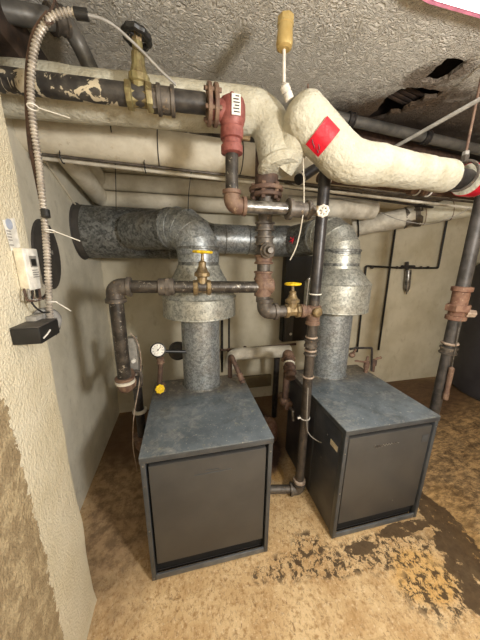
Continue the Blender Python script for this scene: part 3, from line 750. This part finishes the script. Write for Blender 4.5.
# ------------------------------------------------------------------ right pipe with union
px_, py_ = 1.765, 1.25
def zr(y): return atY_at(px_, py_, y)
def atY_at(x, yv, y):      # height on a vertical line where the photo row is y
    lo, hi = 0., 3.
    for _ in range(40):
        mid = (lo+hi)/2; d = V((x, yv, mid))-EYE; row = 320-FP*d.dot(up)/d.dot(fw)
        if row > y: lo = mid
        else: hi = mid
    return lo
t = T('supply_pipe', 'grey iron pipe with a rusty union standing right of the badge fronted boiler', 'pipe', (px_, py_, 0))
SUP = mot('supply_iron', (84, 80, 77), (62, 59, 56), 18, .5, .3, .2, 80)
P('upper_pipe', M().cyl((px_, py_, zr(345)), (px_, py_, zr(150)), .038, 22), SUP, t)
P('lower_pipe', M().cyl((px_, py_, 0), (px_, py_, zr(345)), .033, 22), SUP, t)
RU2 = mot('red_rust', (110, 76, 60), (134, 102, 82), 30, .7, .05, .4, 90, c3=(176, 152, 124))
un = P('union', M().lathe((px_, py_, zr(320)), (0, 0, 1), [(.042, 0), (.058, .005), (.058, .03), (.047, .035), (.047, .19), (.058, .195), (.058, .22), (.042, .225)], 20), RU2, t, 'rusty union with hexagon nut')
PP('hexagon_nut', M().hexa((px_, py_, zr(311)), (0, 0, 1), .072, .045), RU2, un, t)
P('side_plug', M().hexa((px_+.02, py_-.04, zr(312)), (.9, -.4, 0), .026, .05), RING, t)
P('joint_ring', M().torus((px_, py_, zr(343)), (0, 0, 1), .043, .009, 24, 6), RING, t)
P('coupling', coupling(M(), (px_, py_, zr(350)), (0, 0, 1), .038, .05), GREY, t)
w0 = at(461, 318, 1.2); w1 = at(452, 367, 1.2)
t = T('pull_handle', 'rusty pull handle hanging on a wire beside the rusty union', 'handle', w1)
P('wire', M().cyl(w0, w1, .0028, 6), CHROME, t)
h1 = at(445, 399, 1.2); dh = h1-w1
P('grip', M().lathe(w1, dh, [(.008, 0), (.017, .01), (.017, .04), (.015, dh.length*.75), (.018, dh.length*.78), (.018, dh.length)], 12), RUST, t)

# ------------------------------------------------------------------ right hand upper group
# hanger
hc = c3+(c3-c2).normalized()*.05
t = T('pipe_hanger', 'grey split ring hanger with rod holding the insulated pipe at the right', 'hanger', hc)
E_ = (c3-c2).normalized()
P('ring', M().torus(hc+V((0, 0, .015)), E_+V((0, .2, 0)), .074, .008, 32, 6), GREY, t)
P('clamp_ear', M().box(hc+V((-.014, -.014, .083)), hc+V((.014, .014, .12)), .003), GREY, t)
P('nut', M().hexa(hc+V((0, 0, .118)), (0, 0, 1), .017, .02), LGRY, t)
P('rod', M().cyl(hc+V((0, 0, .1)), (hc.x, hc.y, ZC+.002), .0065, 10), RUST, t)

# pale conduit slanting across
q0 = at(372, 158, 1.30); q1 = at(392, 150, 1.2); q2 = at(500, 88, .98)
q0 = at(384, 153, 1.42)
S('slanting_conduit', M().tube([q0, q2], .0095, 0, 12), LGRY, 'pale grey conduit slanting up across the damaged ceiling at the right', 'conduit')

# dark pipes under the ceiling right
p0 = at(318, 113, 1.75); p1 = at(480, 150, 1.75)
t = T('ceiling_pipe', 'dark grey pipe under the ceiling in front of the broken plaster', 'pipe', p0)
p1b = p1+(p1-p0)*.5
P('pipe', M().cyl(p0, p1b, .034, 18), LEAD, t)
for u in (.17, .62): P('joint', coupling(M(), p0.lerp(p1, u), p1-p0, .034, .05), DIRON, t)
p0 = at(325, 128, 1.98); p1 = at(490, 172, 1.98)
S('ceiling_pipe', M().tube([p0, p1, p1+(p1-p0)*.4], .055, 0, 18), DRUST, 'dark rusty pipe just behind the dark grey ceiling pipe', 'pipe')
p0 = at(330, 138, 2.25); p1 = at(490, 186, 2.25)
S('ceiling_joist', M().prism([p0+V((0, -.06, -.02)), p0+V((0, .06, -.02)), p0+V((0, .06, .15)), p0+V((0, -.06, .15))], p1-p0+(p1-p0)*.6), M_WOOD, 'dark timber running under the rear of the ceiling at the right', 'beam')
# rusty pipe under the taped main with hose clips
p0 = at(318, 178, 1.42); p1 = at(470, 196, 1.42)
t = T('rusty_pipe', 'brown pipe tucked under the taped insulated main', 'pipe', p0)
P('pipe', M().cyl(p0, p1+(p1-p0)*.2, .024, 16), DRUST, t)
P('union', M().hexa(p0.lerp(p1, .56), p1-p0, .036, .04), RUST, t)
P('union', M().lathe(p0.lerp(p1, .64), p1-p0, [(.03, 0), (.034, .004), (.034, .03), (.03, .034)], 16), RUST, t)
for u in (.06, .61, .69): P('clip', M().torus(p0.lerp(p1, u), p1-p0, .031, .005, 20, 6), WPAINT, t)
for k, (ya, yb, rr, mt, lab) in enumerate(((186, 206, .014, GREY, 'upper'), (191, 214, .010, DIRON, 'lower'))):
    p0 = at(285, ya-4, 1.9); p1 = at(480, yb, 1.9)
    S('thin_pipe', M().cyl(p0, p1+(p1-p0)*.3, rr, 10), mt, '%s thin dark pipe sloping beneath the brown pipe at the right' % lab, 'pipe')

# lower right insulated pipe
p0 = at(352, 228, 2.3); p1 = at(478, 204, 1.78); dd2 = (p1-p0)
t = T('insulated_branch', 'dirty white insulated pipe sloping up to the right below the taped main', 'pipe', p0)
P('insulation', M().tube([p0, p0.lerp(p1, .52)], .085, 0, 24, .03, rf=lambda i, L, p: (lambda q, d: (.082+.02*L)*(1+.05*noise.noise(q*9)))), INS3, t)
P('split_joint', M().tube([p0.lerp(p1, .45), p0.lerp(p1, .58)], .085, 0, 24, .015, rf=insr(.093, .12, 18)), GREY, t, 'torn grey joint')
P('cream_insulation', M().tube([p0.lerp(p1, .56), p1, p1+dd2*.12], .09, 0, 26, .03, rf=insr(.091, .03)), INS, t)
for u in (.6, .8): P('band', M().torus(p0.lerp(p1, u), dd2, .092, .003, 28, 6), RUST, t)
P('hanger_ring', M().torus(p0.lerp(p1, .05), dd2, .095, .007, 28, 6), BLK, t)
q = p0.lerp(p1, .05)
P('hanger_rod', M().cyl(q+V((0, 0, .09)), (q.x, q.y, 2.5), .009, 8).torus(q+V((0, 0, .13)), (0, 1, 0), .03, .007, 16, 6), BLK, t)
S('hanging_wire', M().tube([at(380, 212, 1.95), at(400, 220, 1.8), at(430, 224, 1.7), at(455, 216, 1.62), at(470, 208, 1.6)], .003, 0, 6, .03, smooth=True), LGRY, 'thin pale wire drooping under the dirty white insulated pipe', 'wire')

# bits of pipe seen through the gap under the elbow
S('white_board', M().prism([at(283, 178, 1.75), at(303, 160, 1.75), at(316, 168, 1.75), at(300, 186, 1.75)], (0, .02, 0)), WHITE, 'small white board wedged under the insulated elbow', 'board')
t = T('stub_pipe', 'short dark pipe with a white clip ring beneath the insulated elbow', 'pipe', at(300, 178, 1.5))
P('pipe', M().cyl(at(298, 180, 1.5), at(316, 168, 1.55), .03, 16), DIRON, t)
P('clip', M().torus(at(300, 178.5, 1.5), at(316, 168, 1.55)-at(298, 180, 1.5), .034, .005, 20, 6), WPAINT, t)
p0 = at(283, 205, 2.05)
S('rear_insulated_pipe', M().tube([at(284, 206, 1.95), at(372, 210, 2.05)], .075, 0, 22, .03, rf=insr(.08, .03)), INS3, 'grey white insulated pipe passing behind the central pipe above the right flue', 'pipe', None, 60)

# ------------------------------------------------------------------ back wall services
YW = YB-.035
t = T('water_filter', 'thin black wall piping with a slim steel filter on the back wall', 'filter', at(408, 300, YW))
P('inlet_pipe', M().tube([at(448, 214, YW), at(438, 268, YW), at(414, 268, YW)], .012, .02, 10), BLK, t)
P('outlet_pipe', M().tube([at(402, 268, YW), at(366, 266, YW), at(357, 352, YW)], .012, .02, 10), BLK, t)
P('filter_head', M().cyl(at(402, 267, YW-.01), at(414, 267, YW-.01), .022, 14).cyl(at(407, 262, YW-.01), at(407, 271, YW-.01), .02, 12), DIRON, t)
fa, fb = at(408.5, 270, YW-.02), at(406, 298, YW-.02)
P('filter_bowl', M().lathe(fa, fb-fa, [(.03, 0), (.034, .01), (.033, .17), (.03, .23), (.02, .26), (.008, .27), (.008, .3)], 18), CHROME, t)
for x in (372, 397, 402, 421, 428): P('fitting', M().ball(at(x, 267.5, YW), .018, (1.2, 1, 1), 8), DIRON, t)
S('wall_pipe', M().tube([at(398.5, 205, YW), at(378.5, 350, YW)], .012, 0, 10), BLK, 'thin black pipe running straight up the back wall right of the flue', 'pipe')

t = T('electrical_cabinet', 'tall black cabinet on the back wall behind the yellow wheel valve', 'cabinet', at(295, 343, YB-.05))
A = at(282, 342, YB-.1); B = at(321, 256, YB-.1)
P('case', M().box((A.x, YB-.1, A.z), (B.x, YB, B.z), .004), BLK, t)
C_ = at(284, 342, YB-.13); D_ = at(294, 316, YB-.13)
P('cover_strip', M().box((C_.x, YB-.13, C_.z), (D_.x, YB-.1, D_.z), .003), DGRY, t)
P('lock', M().lathe(at(290.5, 334, YB-.13), (0, -1, 0), [(.016, 0), (.016, .006), (.007, .008)], 14), WHITE, t, 'small round white lock')

for x, y0, y1, r, lab in ((222, 300, 372, .013, 'left'), (229, 318, 357, .010, 'right')):
    S('wall_riser', M().tube([at(x, y0, 2.35), at(x, y1, 2.35)], r, 0, 10), DIRON, '%s of two thin dark risers just right of the left flue' % lab, 'pipe')
t = T('low_insulated_pipe', 'pale insulated pipe running low between the boilers near the back wall', 'pipe', at(232, 356, 2.1))
P('insulation', M().tube([at(229, 366, 2.15), at(233, 354, 2.1), at(290, 351, 2.05)], .055, .06, 22, .02, rf=insr(.056, .04)), INS3, t)
S('copper_line', M().tube([at(206, 350, 2.3), at(229, 350, 2.2), at(296, 344, 2.1)], .011, 0, 10).ball(at(229, 350, 2.2), .022).ball(at(245, 348, 2.18), .02), DRUST, 'thin brown pipe lying along the top of the low pale insulated pipe', 'pipe')

def row_z(x, y, row):
    lo, hi = 0., 3.
    for _ in range(40):
        mid = (lo+hi)/2; d = V((x, y, mid))-EYE
        if 320-FP*d.dot(up)/d.dot(fw) > row: lo = mid
        else: hi = mid
    return lo
e1_ = V((.772, 1.68, row_z(.772, 1.68, 353))); e0_ = V((.772, 1.68, row_z(.772, 1.68, 401))); e2_ = at(307, 371, 1.54)
t = T('rusty_return', 'rusty elbow and drop pipe beside the dark side of the badge fronted boiler', 'pipe', e0_)
e2_ = V((.72, 1.5, .82))
P('arm', M().cyl(e1_, e2_, .036, 18), DRUST, t)
P('elbow', elbowf(M(), e0_, e1_, e2_, .036, .06), RUST, t)
P('ring', M().torus(e1_.lerp(e2_, .45), e2_-e1_, .038, .006, 22, 6), INS3, t)
P('coupling', coupling(M(), e1_.lerp(e2_, .7), e2_-e1_, .034, .06), DRUST, t)
P('drop', M().cyl(e1_, e0_, .027, 18), DRUST, t)
P('tee', M().ball(e0_, .045, (1, 1, .9)).lathe(e0_+V((0, .02, 0)), (.15, -1, -.2), [(.03, 0), (.038, .05), (.038, .08), (.028, .085)], 16).cyl(e0_, e0_+V((0, .1, 0)), .026, 12), RUST, t)
q_ = e0_+V((.014, -.075, -.02))
P('lever', M().tube([q_, q_+V((.0, -.05, .01)), q_+V((-.005, -.075, -.06))], .011, .01, 8), CHROME, t)
S('dark_riser', M().cyl(at(277, 358, 2.2), V((at(277, 358, 2.2).x, 2.2, 0)), .03, 14), DIRON, 'dark pipe standing in shade behind the rusty drop pipe', 'pipe')
bc = atz(268, 428, .12); 
t = T('sump_pump', 'rusty red round pump on the floor in the gap between the boilers', 'pump', (bc.x, bc.y, 0))
P('body', M().lathe((bc.x, bc.y, 0), (0, 0, 1), [(.06, 0), (.085, .02), (.09, .09), (.085, .15), (.06, .195), (.02, .21)], 24), RU2, t)
P('outlet', M().cyl((bc.x, bc.y, .1), (bc.x+.05, bc.y+.18, .1), .03, 14), DRUST, t)

# gauge group on the left boiler
gy = 1.61
gb = atz(159, 394, .785); gy = gb.y
gc = at(158, 350, gy)
t = T('pressure_gauge', 'round white faced pressure gauge on a rusty stem at the left boiler rear', 'gauge', (gb.x, gy, .784))
P('stem', M().tube([(gb.x, gy, .784), (gc.x+.01, gy, gc.z-.10), (gc.x+.01, gy+.0, gc.z)], .016, .02, 12), DRUST, t)
P('fittings', coupling(coupling(M(), V((gc.x+.01, gy, gc.z-.07)), (0, 0, 1), .018, .04), V((gc.x+.006, gy, .83)), (0, 0, 1), .018, .05), RUST, t)
fd = (EYE-gc).normalized()
cse = P('case', M().lathe(gc-fd*.02, fd, [(.03, 0), (.043, .006), (.043, .034), (.046, .036), (.046, .044), (.039, .046), (.038, .040)], 28), BLK, t)
dl = P('dial', M().lathe(gc+fd*.017, fd, [(.038, 0), (.038, .004)], 28), WHITE, t, 'white dial face')
u, w, _ = frame(fd); mk = M()
for k in range(9):
    a = -.7+k*.58; d = u*math.cos(a)+w*math.sin(a); mk.cyl(gc+fd*.0215+d*.026, gc+fd*.0215+d*.034, .0013, 5)
mk.cyl(gc+fd*.023-(u+w)*.008, gc+fd*.023+(u+w)*.019, .0016, 5); mk.cyl(gc+fd*.02, gc+fd*.025, .005, 8)
PP('needle', mk, BLK, dl, t)
P('side_pipe', M().tube([gc+V((.012, .01, -.012)), at(200, 352, gy+.05)], .010, 0, 10), BLK, t)
kc = at(160, 389, gy-.06)
t = T('drain_cock', 'small valve with yellow scalloped knob at the foot of the gauge stem', 'valve', (kc.x, kc.y, kc.z-.03))
P('body', M().cyl((kc.x, gy-.015, kc.z), kc, .011, 10), BRASS, t)
P('knob', wheel(M(), kc, (EYE-kc), .020, .008, 6, .1, 8), YEL, t, 'yellow scalloped knob')
q = at(178, 349, 1.9)
S('round_float', M().lathe(q, (0, -1, 0), [(.05, 0), (.07, .02), (.07, .06), (.05, .08)], 24), DGRY, 'grey round housing half hidden behind the left flue', 'housing')

r0, r1, r2 = atz(233, 372, .75), at(229, 355, 1.83), atz(243, 385, .76)
r0 = V((at(230, 366, 1.67).x, 1.67, .784)); r1 = V((r0.x, 1.67, at(230, 352, 1.67).z)); r2 = atz(243, 383, .81)
t = T('relief_pipe', 'bent brown relief pipe arching over the rear right of the left boiler', 'pipe', r0)
P('pipe', M().tube([r0, r1, r2], .017, .02, 12), DRUST, t)
P('end_fitting', coupling(M(), r1.lerp(r2, .82), r2-r1, .017, .05), RUST, t)

# rear fittings on the right boiler
ry2 = 1.56
t = T('feed_fittings', 'small brown feed pipework with two valves at the rear right of the badge fronted boiler', 'valve', atz(366, 372, .773))
fa = V((at(365.5, 372, ry2).x, ry2, .772)); fb = V((at(372.5, 372, ry2).x, ry2, .772))
P('loop_pipe', M().tube([at(350, 349, ry2), at(356, 348, ry2), at(372, 348, ry2), V((at(373, 360, ry2).x, ry2, .78))], .009, .012, 10), DIRON, t)
P('valve_body', M().lathe(fa, (0, 0, 1), [(.016, 0), (.016, .035), (.022, .04), (.022, .09), (.013, .095), (.008, .135)], 12), RUST, t)
P('valve_body', M().lathe(fb, (0, 0, 1), [(.014, 0), (.014, .05), (.021, .054), (.021, .10), (.012, .105)], 12), DRUST, t)
P('lever', M().cyl(fa+V((0, 0, .085)), at(356, 361, ry2), .008, 8).ball(at(357, 361, ry2), .016, (1.4, .8, .5)), RUST, t)
P('lever', M().cyl(fb+V((0, 0, .1)), at(381, 357, ry2), .008, 8).ball(at(379, 358, ry2), .018, (1.4, .8, .5)), RUST, t)
P('elbow', M().ball(at(352, 355, ry2+.02), .022, (1.2, 1, 1)).tube([at(352, 355, ry2+.02), at(356, 349, ry2)], .010, 0, 8), RUST, t)

# dark tank at the far right
t = T('storage_tank', 'dark grey cylindrical tank standing at the right edge by the back wall', 'tank', (3.93, 2.03, 0))
P('shell', M().lathe((3.93, 2.03, .03), (0, 0, 1), [(.52, 0), (.54, .01), (.54, 1.55), (.50, 1.6), (.3, 1.63)], 48), mot('tank_paint', (58, 56, 60), (50, 48, 52), 6, .6, .1, .1, 50), t)
P('foot_ring', M().lathe((3.93, 2.03, 0), (0, 0, 1), [(.5, 0), (.5, .03)], 40), DGRY, t)
S('white_box', M().box((3.62, 1.9, 1.661), (4.1, 2.2, 1.82), .01), WHITE, 'white box lying on top of the dark tank', 'box')

# ------------------------------------------------------------------ left column equipment
def on(x, y, dx=0.): return atx(x, y, XC+dx)
# wall controller
A = on(14, 250); Bq = on(38, 248, .035)
ya, yb_ = .80, .88
na = on(24, 250, .036); 
z1 = on(24, 248, .02).z; z0 = on(28, 291, .02).z
ya = on(16, 270, 0).y; yb_ = on(41, 270, .028).y
t = T('wall_controller', 'white electronic controller with small dark screen on the near left wall', 'controller', (XC, ya, z0))
P('case', M().box((XC+.001, ya, z0), (XC+.024, yb_, z1), .003), CREAM, t)
P('face', M().box((XC+.022, ya+.001, z0+.001), (XC+.028, yb_-.001, z1-.001), .003), WHITE, t, 'white front face')
w_ = yb_-ya; h_ = z1-z0
P('screen', M().box((XC+.0275, ya+w_*.38, z0+h_*.58), (XC+.029, ya+w_*.72, z0+h_*.75)), BLK, t, 'small dark display')
P('screen_bezel', M().box((XC+.0275, ya+w_*.3, z0+h_*.55), (XC+.0286, ya+w_*.8, z0+h_*.82)), LGRY, t)
mt_ = M()
for k in range(4): mt_.box((XC+.0275, ya+w_*.36, z0+h_*(.30+k*.055)), (XC+.0286, ya+w_*(.8-.06*(k % 2)), z0+h_*(.325+k*.055)))
P('button_print', mt_, LGRY, t, 'rows of faint grey print')
for k, (sx, mt) in enumerate(((24, DRUST), (28, LGRY), (32, DRUST), (36, BLK), (39, DRUST))):
    P('wire', M().tube([on(sx, 289, .02), on(sx+2, 297+k % 3*2, .03), on(sx+6, 301-k, .04), atx(46, 297-k, XC+.03), atx(50, 285, XC+.02)], .0035, 0, 6, .01, smooth=True), mt, t)
P('wire', M().tube([on(33, 291, .03), on(32, 303, .035), on(42, 312, .05), atx(52, 313, XC+.05), atx(60, 325, XC+.05), atx(56, 335, XC+.04)], .0028, 0, 6, .01, smooth=True), BLK, t, 'long black wire looping down')
# note
n0 = [on(2, 220, .0015), on(14, 218, .0015), on(20, 247, .0015), on(11, 251, .0015)]
t = T('paper_note', 'small white paper note with faint blue print on the near left wall', 'note', n0[3])
P('sheet', M().prism(n0, (.001, 0, 0)), WHITE, t)
mk = M(); c = on(9, 224, .003); mk.lathe(c, (1, 0, 0), [(.015, 0), (.015, .001)], 16)
P('round_logo', mk, plain('faint_blue', (176, 184, 200), .6), t, 'faint blue round logo')
mk = M()
for y in (231, 234, 237, 240, 245): a = on(8+(y-230)*.22, y, .0028); mk.box(a-V((0, .008, .0015)), a+V((.0008, .010, .0015)))
P('print', mk, LGRY, t, 'faint rows of print')

# black relay with grey round cover
jc = on(38, 322, .055)
t = T('relay_box', 'black box on a grey round cover mounted on the near left wall', 'relay', jc)
q = on(40, 322, .05)
yA = on(15, 335, .0).y; 
f0 = at(15, 328, .84); f1 = at(43, 344, .84)
X0 = XC+.003; X1 = atx(42, 335, 0).x
yF = .80
fA = at(14, 328, yF); fB = at(42, 344, yF)
P('case', M().box((XC+.001, yF, fB.z), (fB.x, yF+.115, at(42, 328, yF).z), .003), BLK, t)
P('top_plate', M().box((XC+.001, yF+.001, at(42, 328, yF).z), (fB.x-.001, yF+.114, at(42, 328, yF).z+.003), .001), DGRY, t)
gp = at(42, 322, .93)
P('round_cover', M().lathe(gp+V((0, .03, 0)), V((.35, -.9, .05)), [(.040, 0), (.044, .004), (.044, .03), (.040, .034)], 28), plain('cover_grey', (128, 126, 122)), t, 'grey round cover')
P('bracket', M().box((XC+.001, .88, gp.z-.04), (XC+.03, .95, gp.z+.03), .003), LGRY, t)
sm = at(42, 338, yF)
P('mark', M().tube([(fB.x+.001, yF+.012, sm.z-.004), (fB.x+.001, yF+.035, sm.z+.001), (fB.x+.001, yF+.055, sm.z+.009)], .0022, 0, 6), WHITE, t, 'short white mark')

# dark oval access plate on the recess wall
t = T('access_plate', 'dark oval plate on the recessed wall behind the armoured cable', 'plate', (XL, 1.58, 1.5))
m = M(); pts = []
for k in range(32):
    a = 2*PI*k/32; pts.append((XL, 1.63+.135*math.cos(a), 1.655+.19*math.sin(a)))
m.prism(pts, (.012, 0, 0)); P('plate', m, DGRY, t)
m = M()
for k in range(4): m.box((XL+.0125, 1.615+k*.018, 1.665-k*.002), (XL+.014, 1.628+k*.018, 1.69-k*.004+(k % 2)*.005))
P('lettering', m, LGRY, t, 'tiny worn pale lettering')

# armoured cable
YF = 1.0
pc = [(50, 322), (49, 295), (47.5, 262), (45, 225), (42, 195), (38.5, 160), (34, 130), (31.5, 105), (31, 80), (34, 52), (40, 33), (51, 18), (66, 12), (78, 13)]
pp = [at(x, y, .93 if i < 3 else (.97 if i < 5 else YF)) for i, (x, y) in enumerate(pc)]
YQ = 0
t = T('armoured_cable', 'ribbed silver flexible cable looping up the left side to the ceiling', 'cable', pp[0])
m = M(); m.tube(pp, .0095, 0, 12, .0034, rf=lambda i, L, p: .0104 if i % 3 else .0066, smooth=True)
P('armour', m, mot('cable_armour', (196, 188, 176), (164, 156, 146), 30, .4, .5, .05, 90), t)
P('black_tape', M().tube([at(75, 13.5, YF), at(88, 15, YF)], .014, 0, 14), BLK, t)
P('black_tape', M().tube([at(45, 210, .955), at(46, 217, .95)], .0125, 0, 14), BLK, t)
cb = [(86, 15), (100, 18), (113, 25), (125, 35), (143, 52), (160, 70), (176, 85)]
P('thin_cable', M().tube([at(x, y, YF+.02*i) for i, (x, y) in enumerate(cb)], .0045, 0, 8, .02, smooth=True), LGRY, t, 'thin pale grey cable')
pk = [(42, 200), (36, 170), (31, 145), (28.5, 110), (28, 80), (31, 50), (37, 30), (49, 14)]
P('brown_hose', M().tube([at(x, y, YF+.025) for x, y in pk], .009, 0, 10, .02, smooth=True), DRUST, t, 'brown hose strapped behind')
for (a, b, c_, lab) in (((33, 107), (70, 118), YF-.02, 'in front of the cream main'), ((50, 231), (80, 241), .93, 'over the dark oval plate'), ((52, 302), (71, 311), .93, 'beside the black box')):
    q = at(a[0], a[1], c_); m = M().torus(q, (0, .2, 1), .014, .002, 16, 6).tube([q+V((.012, 0, 0)), at(b[0], b[1], c_-.02)], .0017, 0, 6)
    S('zip_tie', m, WHITE, 'long white zip tie tail sticking out %s' % lab, 'zip tie')

# lead pipe top left
t = T('bent_pipe', 'dark grey bent pipe near the ceiling in the top left corner', 'pipe', at(0, 6, 1.3))
g_ = [at(-60, -4, 1.25), at(30, 16, 1.32), at(66, 22, 1.4), at(78, 42, 1.45), at(98, 84, 1.5)]
g_[0].x = max(g_[0].x, XL+.0)
P('pipe', M().tube(g_, .034, .09, 18, .03), LEAD, t)
P('joint', coupling(M(), g_[1].lerp(g_[2], .75), g_[2]-g_[1], .034, .06), GREY, t)
m = M().box((XL+.002, 1.20, 2.40), (XL+.16, 1.62, 2.56), .006)
S('lintel', m, M_WOOD, 'dark brown timber block under the bent pipe in the top left corner', 'beam')
# wire loop around
S('tie_wire', M().tube([at(56, -6, 1.2), at(52, 8, 1.1), at(44, 18, 1.0), at(50, 24, .98), at(58, 14, 1.1), at(54, -6, 1.25)], .003, 0, 6, .02, smooth=True), DRUST, 'rusty tie wire hanging from the ceiling over the armoured cable', 'wire')
# hanging wires
def hw(pts, lab, r=.0028, mt=BLK): S('hanging_wire', M().tube(pts, r, 0, 6, .05, smooth=True), mt, lab, 'wire')
hw([at(107, 90, 1.5), at(111, 130, 1.52), at(115, 160, 1.9), at(116, 195, 2.0), at(116, 212, 2.05)], 'thin black wire hanging over the left end of the duct')
hw([at(193, 138, 1.62), at(192, 165, 1.62), at(189, 190, 1.62), at(188, 212, 1.63)], 'thin black wire hanging down to the left flue elbow')
hw([at(303, 158, 1.1), at(304, 190, 1.1), at(303, 215, 1.1), at(297, 245, 1.1), at(290, 260, 1.12)], 'pale wire hanging down from the insulated elbow', .0028, INS3)
hw([at(308, 84, 1.3), at(307, 105, 1.3)], 'short rusty wire stub above the insulated elbow', .004, RUST)
for x in (146, 188):
    S('pipe_strap', M().tube([at(x, 125, 1.68), at(x+.5, 136, 1.62)], .006, 0, 6), WPAINT, 'white strap end above the smooth white main %s' % ('nearer the black handwheel' if x < 170 else 'nearer the red valve'), 'strap')
# painted cable on recess wall
S('wall_cable', M().tube([(XL+.008, atx(43, 160, XL).y, atx(43, 160, XL).z), (XL+.008, atx(75, 206, XL).y, atx(75, 206, XL).z)], .007, 0, 8), INS2, 'thin painted cable slanting down the recessed wall to the duct', 'cable')

from mathutils.bvhtree import BVHTree
best = None
for o in bpy.data.objects:
    if o.type != 'MESH' or o.parent is None or not o.parent.name.startswith(('exhaust_duct', 'flue_pipe')): continue
    off = o.parent.location
    b = BVHTree.FromPolygons([v.co+off for v in o.data.vertices], [tuple(p.vertices) for p in o.data.polygons])
    h = b.ray_cast(EYE, ray(293, 240).normalized())
    if h[0] is not None and (best is None or h[3] < best[1]): best = (h[0], h[3], o.parent)
q = best[0]; fr_ = -ray(293, 240).normalized(); u, w, _ = frame(fr_)
mk = M()
for a in (.4, 1.3, 2.4):
    d = u*math.cos(a)+w*math.sin(a); mk.tube([q-d*.03+fr_*.004, q+fr_*.004, q+d*.03+fr_*.004], .0035, 0, 6)
P('paint_mark', mk, PRED, best[2], 'small red sprayed mark')

# ------------------------------------------------------------------ lights
L0 = atz(440, 7, ZC-.05)
ly = L0.y
t = T('ceiling_lamp', 'bright white ceiling lamp with its pink halo built as a rim at the top right corner', 'lamp', (1.55, ly-.16, ZC-.07))
def rr(x0, y0, x1, y1, r, z, n=6):
    out = []
    for cxx, cyy, a0 in ((x1-r, y1-r, 0), (x0+r, y1-r, PI/2), (x0+r, y0+r, PI), (x1-r, y0+r, 3*PI/2)):
        for k in range(n+1):
            a = a0+PI/2*k/n; out.append((cxx+r*math.cos(a), cyy+r*math.sin(a), z))
    return out
P('rim', M().prism(rr(.80, ly-.36, 2.1, ly+.0, .16, ZC-.05), (0, 0, .048)), M_PINK, t, 'pink halo built as a rim')
P('diffuser', M().prism(rr(.82, ly-.34, 2.08, ly-.022, .15, ZC-.056), (0, 0, .0058)), M_LAMP, t, 'glowing white diffuser')
def area(name, loc, tgt, sx, sy, e, col):
    l = bpy.data.lights.new(name, 'AREA'); l.shape = 'RECTANGLE'; l.size = sx; l.size_y = sy; l.energy = e; l.color = col
    o = bpy.data.objects.new(name, l); COL.objects.link(o); o.location = loc
    o.rotation_euler = (V(tgt)-V(loc)).to_track_quat('-Z', 'Y').to_euler(); return o
rl = bpy.data.lights.new('unseen_fill', 'POINT'); rl.energy = 150; rl.color = (1, .975, .94); rl.shadow_soft_size = .12  # added fill light, unseen behind the camera, to brighten ceiling and room
ro = bpy.data.objects.new('unseen_fill', rl); COL.objects.link(ro); ro.location = (1.0, -.5, 1.85)
pl = bpy.data.lights.new('phone_flash', 'POINT'); pl.energy = 8; pl.color = (1, .98, .95); pl.shadow_soft_size = .06
po = bpy.data.objects.new('phone_flash', pl); COL.objects.link(po); po.location = EYE + rt*.1 + up*.12
w = bpy.data.worlds.new('world'); bpy.context.scene.world = w; w.use_nodes = True
w.node_tree.nodes['Background'].inputs[0].default_value = (.9, .85, .75, 1); w.node_tree.nodes['Background'].inputs[1].default_value = .5
vs = bpy.context.scene.view_settings
vs.view_transform = 'Standard'; vs.look = 'None'; vs.gamma = 1; vs.exposure = 0; vs.use_curve_mapping = False
